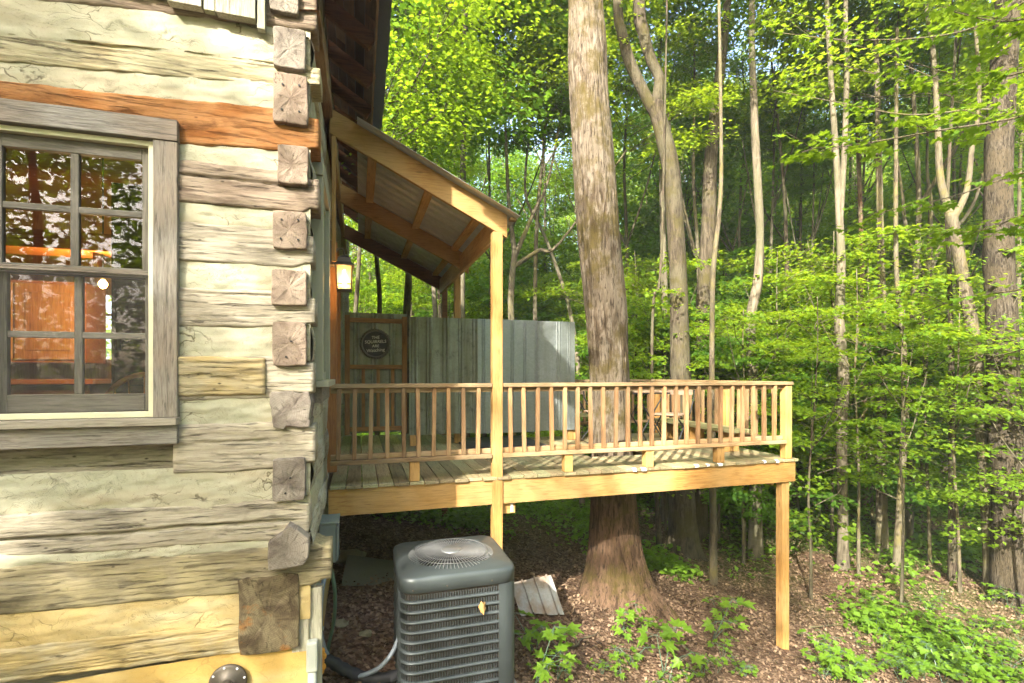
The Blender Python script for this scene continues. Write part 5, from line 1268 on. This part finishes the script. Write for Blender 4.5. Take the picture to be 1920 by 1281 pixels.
for kind, n, d0, d1, s0, s1, md in (('sapling', 13, 11.5, 16, .8, 1.2, 1.3), ('pole', 22, 9.5, 16, .7, 1.1, .8), ('pole', 30, 15, 27, .8, 1.3, .9), ('slender', 14, 13, 22, .9, 1.2, 1.8), ('sapling', 44, 15, 26, 1.0, 1.5, 1.3), ('sapling', 50, 25, 46, 1.4, 2.2, 1.6), ('big', 3, 24, 36, .9, 1.25, 3.2), ('slender', 15, 24, 42, 1.0, 1.4, 2.0), ('big', 18, 40, 64, 1.1, 1.5, 3.6)):
    got = 0; tries = 0
    while got < n and tries < 4000:
        tries += 1; d = d0+(d1-d0)*math.sqrt(random.random()); px = random.uniform(600, 2050); x, y = polar(px, d)
        if ok(x, y, md) and clear(x, y) and not (kind == 'sapling' and d < 13 and px < 1150): plant(kind, x, y, random.uniform(s0, s1)); got += 1
random.seed(5)
# trees around and behind the camera: they dapple the cabin and are mirrored in its panes
for (x, y, kind, sc) in ((-11.7, -6.0, 'big', .9), (-10.9, -7.2, 'sparse', .72), (-14.5, -3.0, 'slender', 1.1), (-8.4, -9.8, 'sparse', 1.05), (-1.5, -12.0, 'slender', 1.0), (6.0, -8.5, 'big', 1.0), (11.0, -3.5, 'slender', 1.2), (-3, -17, 'big', 1.1), (-20, -13, 'big', 1.1), (4, -15, 'big', 1.1)):
    plant(kind, x, y, sc, 'woodland tree behind the viewer mirrored in the window panes', 'trees mirrored in the window')

# far woods as one mass
rg = np.random.default_rng(5); n = 52000; th = R(-16.75)+R(90)-np.radians(rg.uniform(-52, 62, n)); dd = rg.uniform(44, 85, n); x = dd*np.cos(th); y = dd*np.sin(th)
hz = rg.random(n)**1.25*17; C = np.stack([x, y, gz(x, y)+hz], 1); keep = vn(x*.23, y*.23, hz*.35)+.5*vn(x*.6, y*.6, hz*.8) > .0-.45*(hz < 5)
C = C[keep]; V, F = leaves(C, rg.random(len(C))*6.28, .55*(.6+.8*rg.random(len(C))), .6, rg)
th = R(-90)+np.radians(rg.uniform(-105, 75, 60000)); dd = rg.uniform(24, 46, 60000); x2 = dd*np.cos(th); y2 = dd*np.sin(th); h2 = rg.random(60000)**1.1*(9+dd*.28); C2 = np.stack([x2, y2, -2.3+h2], 1)
C2 = C2[vn(x2*.3, y2*.3, h2*.4)+.5*vn(x2*.8, y2*.8, h2*.9) > -.9]; V2, F2 = leaves(C2, rg.random(len(C2))*6.28, .5*(.6+.8*rg.random(len(C2))), .6, rg); F2 = F2+len(V); V = np.concatenate([V, V2]); F = np.concatenate([F, F2])
me = np_mesh('far_woods', V, [F]); o = link('far_woods', me, LEAF); tag(o, 'distant woods all around reading as one mass of green', kind='stuff')

random.seed(17)
# undergrowth, litter and seedlings
rg = np.random.default_rng(8); n = 26000; th = R(90)-YAW-np.radians(rg.uniform(-36, 50, n)); dd = 8.2+34*rg.random(n)**1.5; x = dd*np.cos(th); y = dd*np.sin(th)
keep = (vn(x*.7, y*.7, 3.3)+.6*vn(x*2, y*2, 1)+np.clip((dd-10)/6, 0, 1)*.9+.25*(x < 5)*(dd > 9)-.42*(x >= 5)*(dd < 12) > .12+.45*rg.random(n)-.55*(rg.random(n) < .22)) & ~((x > -4.9) & (x < .2) & (y < 10.3))
x, y, dd = x[keep], y[keep], dd[keep]; k = 7; x = np.repeat(x, k)+rg.normal(0, .15, len(x)*k); y = np.repeat(y, k)+rg.normal(0, .15, len(y)*k); dd = np.repeat(dd, k)
h = .02+.26*rg.random(len(x))**1.6*np.clip(dd/13, .5, 1.6)
V, F = leaves(np.stack([x, y, gz(x, y)+h], 1), rg.random(len(x))*6.28, (.045+.0045*dd)*(.6+.8*rg.random(len(x))), .35, rg)
me = np_mesh('undergrowth', V, [F]); o = link('undergrowth', me, LEAFG); tag(o, 'low green ground cover spreading over the forest floor', kind='stuff')
n = 62000; x = rg.uniform(-.5, 11.5, n); y = 2.6+11*rg.random(n)**1.3
keep = np.ones(n, bool); x, y = x[keep], y[keep]
V, F = leaves(np.stack([x, y, gz(x, y)+.012+.02*rg.random(len(x))], 1), rg.random(len(x))*6.28, (.018+.042*rg.random(len(x)))*1.0, .6, rg, .33)
me = np_mesh('leaf_litter', V, [F]); o = link('leaf_litter', me, LITM); tag(o, 'brown fallen leaves littering the ground', kind='stuff')

def maple_leaf_arr(L, rg, droop=.3):
    """a five lobed leaf, tip along +x, folded and drooping"""
    ang = [0, 14, 22, 42, 52, 66, 92, 104, 122, 150, 178]; rad = [1.0, .62, .50, .88, .60, .44, .70, .50, .36, .34, .12]
    o = [(r_*math.cos(R(a)), r_*math.sin(R(a))) for a, r_ in zip(ang, rad)]; o = o+[(x, -y) for x, y in o[-2:0:-1]]
    V = [(0.0, 0.0, 0.0)]+[(x*.62+.05, y*.62, 0) for x, y in o]; V = np.array(V)*L
    V[:, 2] = .22*np.abs(V[:, 1])-droop*(V[:, 0]/L)**2*L*.5+.03*L*rg.normal(0, 1, len(V)); n = len(o)
    F = np.array([(0, 1+i, 1+(i+1) % n) for i in range(n)]); return V, F
def leaf_cloud(items, rg):
    """items: (pos, azimuth, pitch, roll, size)"""
    Vs, Fs, n = [], [], 0
    for (p, az_, pi_, ro_, L) in items:
        V, F = maple_leaf_arr(L, rg); M = np.array(Matrix.Rotation(az_, 3, 'Z') @ Matrix.Rotation(-pi_, 3, 'Y') @ Matrix.Rotation(ro_, 3, 'X'))
        Vs.append(V @ M.T+np.array(p)); Fs.append(F+n); n += len(V)
    return np.concatenate(Vs), np.concatenate(Fs)
def seedling(kind, seed):
    rg = np.random.default_rng(seed); t = thing('maple_seedling' if kind else 'woodland_herb', '', 'plant'); mb = MB(); it = []
    ns = 3 if kind else 4
    for s_ in range(ns):
        a = rg.random()*6.28; H = (.16+.22*rg.random()) if kind else .08+.12*rg.random(); top = Vector((.13*math.cos(a)*rg.random()*2, .13*math.sin(a)*rg.random()*2, H))
        mb.tube([(0, 0, -.02), tuple(top*.5+Vector((.01, .01, .02))), tuple(top)], [.004, .003, .002], 5)
        for k in range(5 if kind else 6):
            b = a+k*1.3+rg.normal(0, .3); r_ = .03+.10*rg.random(); p = top+Vector((r_*math.cos(b), r_*math.sin(b), -.05*rg.random()+.01)); mb.tube([tuple(top), tuple(p)], .0015, 4)
            it.append((p, b, rg.normal(-.15, .25), rg.normal(0, .25), (.10+.07*rg.random()) if kind else .05+.05*rg.random()))
    mb.build('stem', HOSE, t); V, F = leaf_cloud(it, rg); me = np_mesh('foliage', V, [F]); link('foliage', me, LEAFG, t)
    return t
SEED = [seedling(1, 3+i) for i in range(4)]+[seedling(0, 30+i) for i in range(3)]; used = [False]*7
def sow(k, px, py, sc, label, group=None):
    p = ground_hit(px, py)
    if not used[k]: o = SEED[k]; o.location = (p.x, p.y, gzf(p.x, p.y)); o.rotation_euler = (0, 0, random.uniform(0, 6)); o.scale = (sc, sc, sc); o['label'] = label; used[k] = True
    else: o = clone(SEED[k], (p.x, p.y, gzf(p.x, p.y)), random.uniform(0, 6), sc, label)
    if group: o['group'] = group
    elif 'group' in o: del o['group']
for (k, px, py, sc, lb) in ((0, 1005, 1225, 1.25, 'leafy maple seedling right beside the air conditioner'), (1, 1000, 1285, 1.2, 'maple seedling at the bottom edge beside the air conditioner'), (2, 1165, 1195, .9, 'bright maple seedling on the bare ground below the big trunk'),
        (3, 1205, 1185, .7, 'smaller seedling touching the bright one below the big trunk'), (4, 1180, 1245, 1.1, 'dark five leaved herb below the bright seedling'), (1, 1335, 1200, 1.3, 'wide flat leaved seedling left of the deck post'), (0, 1345, 1160, 1.0, 'seedling just behind the wide leaved one left of the deck post'), (2, 1245, 1262, 1.3, 'large maple seedling at the bottom edge below the roots')):
    sow(k, px, py, sc, lb)
for i in range(210):
    px = random.uniform(1010, 1935); lo = 1290 if px < 1480 else 1285
    py = random.uniform(1130 if px > 1540 else 1200, lo)
    if px < 1540 and (random.random() < .80 or py < 1240): continue
    sow(random.randrange(7), px, py, random.uniform(.4, .85)+.3*(py > 1220)*random.random(), 'leafy seedling among the low plants at lower right', 'seedlings on the forest floor')

# the maple whose branches reach in from the right of the frame
mp = pt(2140, 702, 3.3); mz = gzf(mp.x, mp.y); mt_ = thing('maple_tree', 'near maple reaching leafy sprays into the right edge of the view', 'tree', (mp.x, mp.y, mz))
trunk_mesh([(mp.x, mp.y, mz-.2, .07), (mp.x+.03, mp.y+.05, -1, .06), (mp.x, mp.y, .6, .05), (mp.x-.05, mp.y+.05, 2.2, .035), (mp.x, mp.y, 4.2, .015)], 'trunk', 10, 6, .05, 3, .4).build('trunk', BK_GREY, mt_, smooth=True)
rg = np.random.default_rng(21); mb = MB(); it = []
def limb(a, pts_, dens=1.0, size=.085):
    P_ = smooth([a]+pts_, 8); mb.tube(P_, [.011-.008*i/len(P_) for i in range(len(P_))], 6)
    for i in range(8, len(P_)):
        if rg.random() > .75*dens: continue
        p = P_[i]; d = (P_[min(i+1, len(P_)-1)]-P_[i-1]).normalized(); sgn = 1 if rg.random() < .5 else -1
        sd = Vector((-d.y, d.x, 0)).normalized()*sgn; L = .12+.30*rg.random(); e = p+(sd*.8+d*.6).normalized()*L+Vector((0, 0, rg.normal(0, .03)))
        mb.tube([p, (p+e)/2+Vector((0, 0, .01)), e], [.003, .002, .0012], 4)
        for k in range(int(4+5*L/.3)):
            t = .3+.75*rg.random(); q = p.lerp(e, t)+Vector((rg.normal(0, .045), rg.normal(0, .045), rg.normal(-.01, .015)))
            az_ = math.atan2(e.y-p.y, e.x-p.x)+rg.normal(0, .8); it.append((q, az_, rg.normal(-.2, .25), rg.normal(0, .25), size*(.75+.6*rg.random())))
for (y0, pts_, dn) in ((150, [(2000, 190, 3.3), (1900, 222, 3.5), (1760, 245, 3.7), (1600, 272, 3.9), (1520, 278, 4.0)], 1), (80, [(2000, 110, 3.5), (1900, 140, 3.9), (1800, 160, 4.2), (1690, 120, 4.4)], .9), (300, [(1990, 310, 3.6), (1900, 330, 4.0), (1780, 370, 4.3), (1640, 400, 4.6)], .8),
        (380, [(2010, 400, 3.4), (1915, 405, 3.9), (1850, 430, 4.2), (1760, 440, 4.5)], .8), (20, [(2000, 20, 3.2), (1880, 40, 3.4), (1780, 20, 3.7)], .9), (520, [(2000, 530, 3.8), (1900, 545, 4.3), (1800, 560, 4.7), (1700, 600, 5.2)], .7), (660, [(2000, 640, 4.0), (1900, 660, 4.6), (1800, 690, 5.2)], .6),
        (230, [(2000, 230, 4.0), (1850, 205, 4.6), (1700, 215, 5.2), (1560, 190, 5.8), (1450, 170, 6.2)], .9), (-40, [(1990, -30, 4.2), (1800, 60, 5.0), (1600, 75, 5.6), (1450, 60, 6.2)], .9)):
    a = pt(2140, y0, 3.3); a.x, a.y = mp.x, mp.y; limb(a, [pt(*q) for q in pts_], dn)
mb.build('limbs', BK_GREY, mt_, smooth=True)
V, F = leaf_cloud(it, rg); me = np_mesh('foliage', V, [F]); link('foliage', me, LEAFF, mt_)

# fallen sticks
for (px, py, L, a, lb) in ((1075, 1215, .9, .5, 'thin fallen stick on the litter near the big trunk'), (1395, 1075, 1.3, 2.6, 'long bare fallen branch on the slope behind the deck post'), (1560, 1180, 1.1, .2, 'fallen branch on the litter right of the deck post'), (1745, 1035, 1.6, 2.9, 'long grey fallen branch near the dark oak')):
    p = ground_hit(px, py); t = thing('fallen_branch', lb, 'branch', (p.x, p.y, gzf(p.x, p.y))); mb = MB(); P_ = []
    for k in range(7):
        x, y = p.x+(k/6-.5)*L*math.cos(a)+random.uniform(-.03, .03), p.y+(k/6-.5)*L*math.sin(a)+random.uniform(-.03, .03); P_.append((x, y, gzf(x, y)+.03+.02*random.random()))
    mb.tube(smooth(P_, 3), [.014-.009*i/18 for i in range(19)], 6); q = P_[3]; mb.tube([q, (q[0]+.18*math.cos(a+.8), q[1]+.18*math.sin(a+.8), q[2]+.05)], [.007, .003], 5); mb.build('stick', BK_GREY, t, smooth=True)

# haze added to lighten the dark woods: one even, thin, closed volume around the whole scene
hb = MB(); hb.box(-96, 126, -96, 136, -7.5, 34); hm = bpy.data.materials.new('haze'); hm.use_nodes = True; ht = hm.node_tree; ht.nodes.clear()
ho = ht.nodes.new('ShaderNodeOutputMaterial'); hv = nd(ht, 'VolumePrincipled', {'Color': (.93, .96, .90, 1), 'Density': .0017, 'Anisotropy': .15}); ht.links.new(hv.outputs[0], ho.inputs['Volume'])
h_ = hb.build('haze', hm); tag(h_, 'thin pale haze added to lift the dark depths of the woods', kind='stuff')
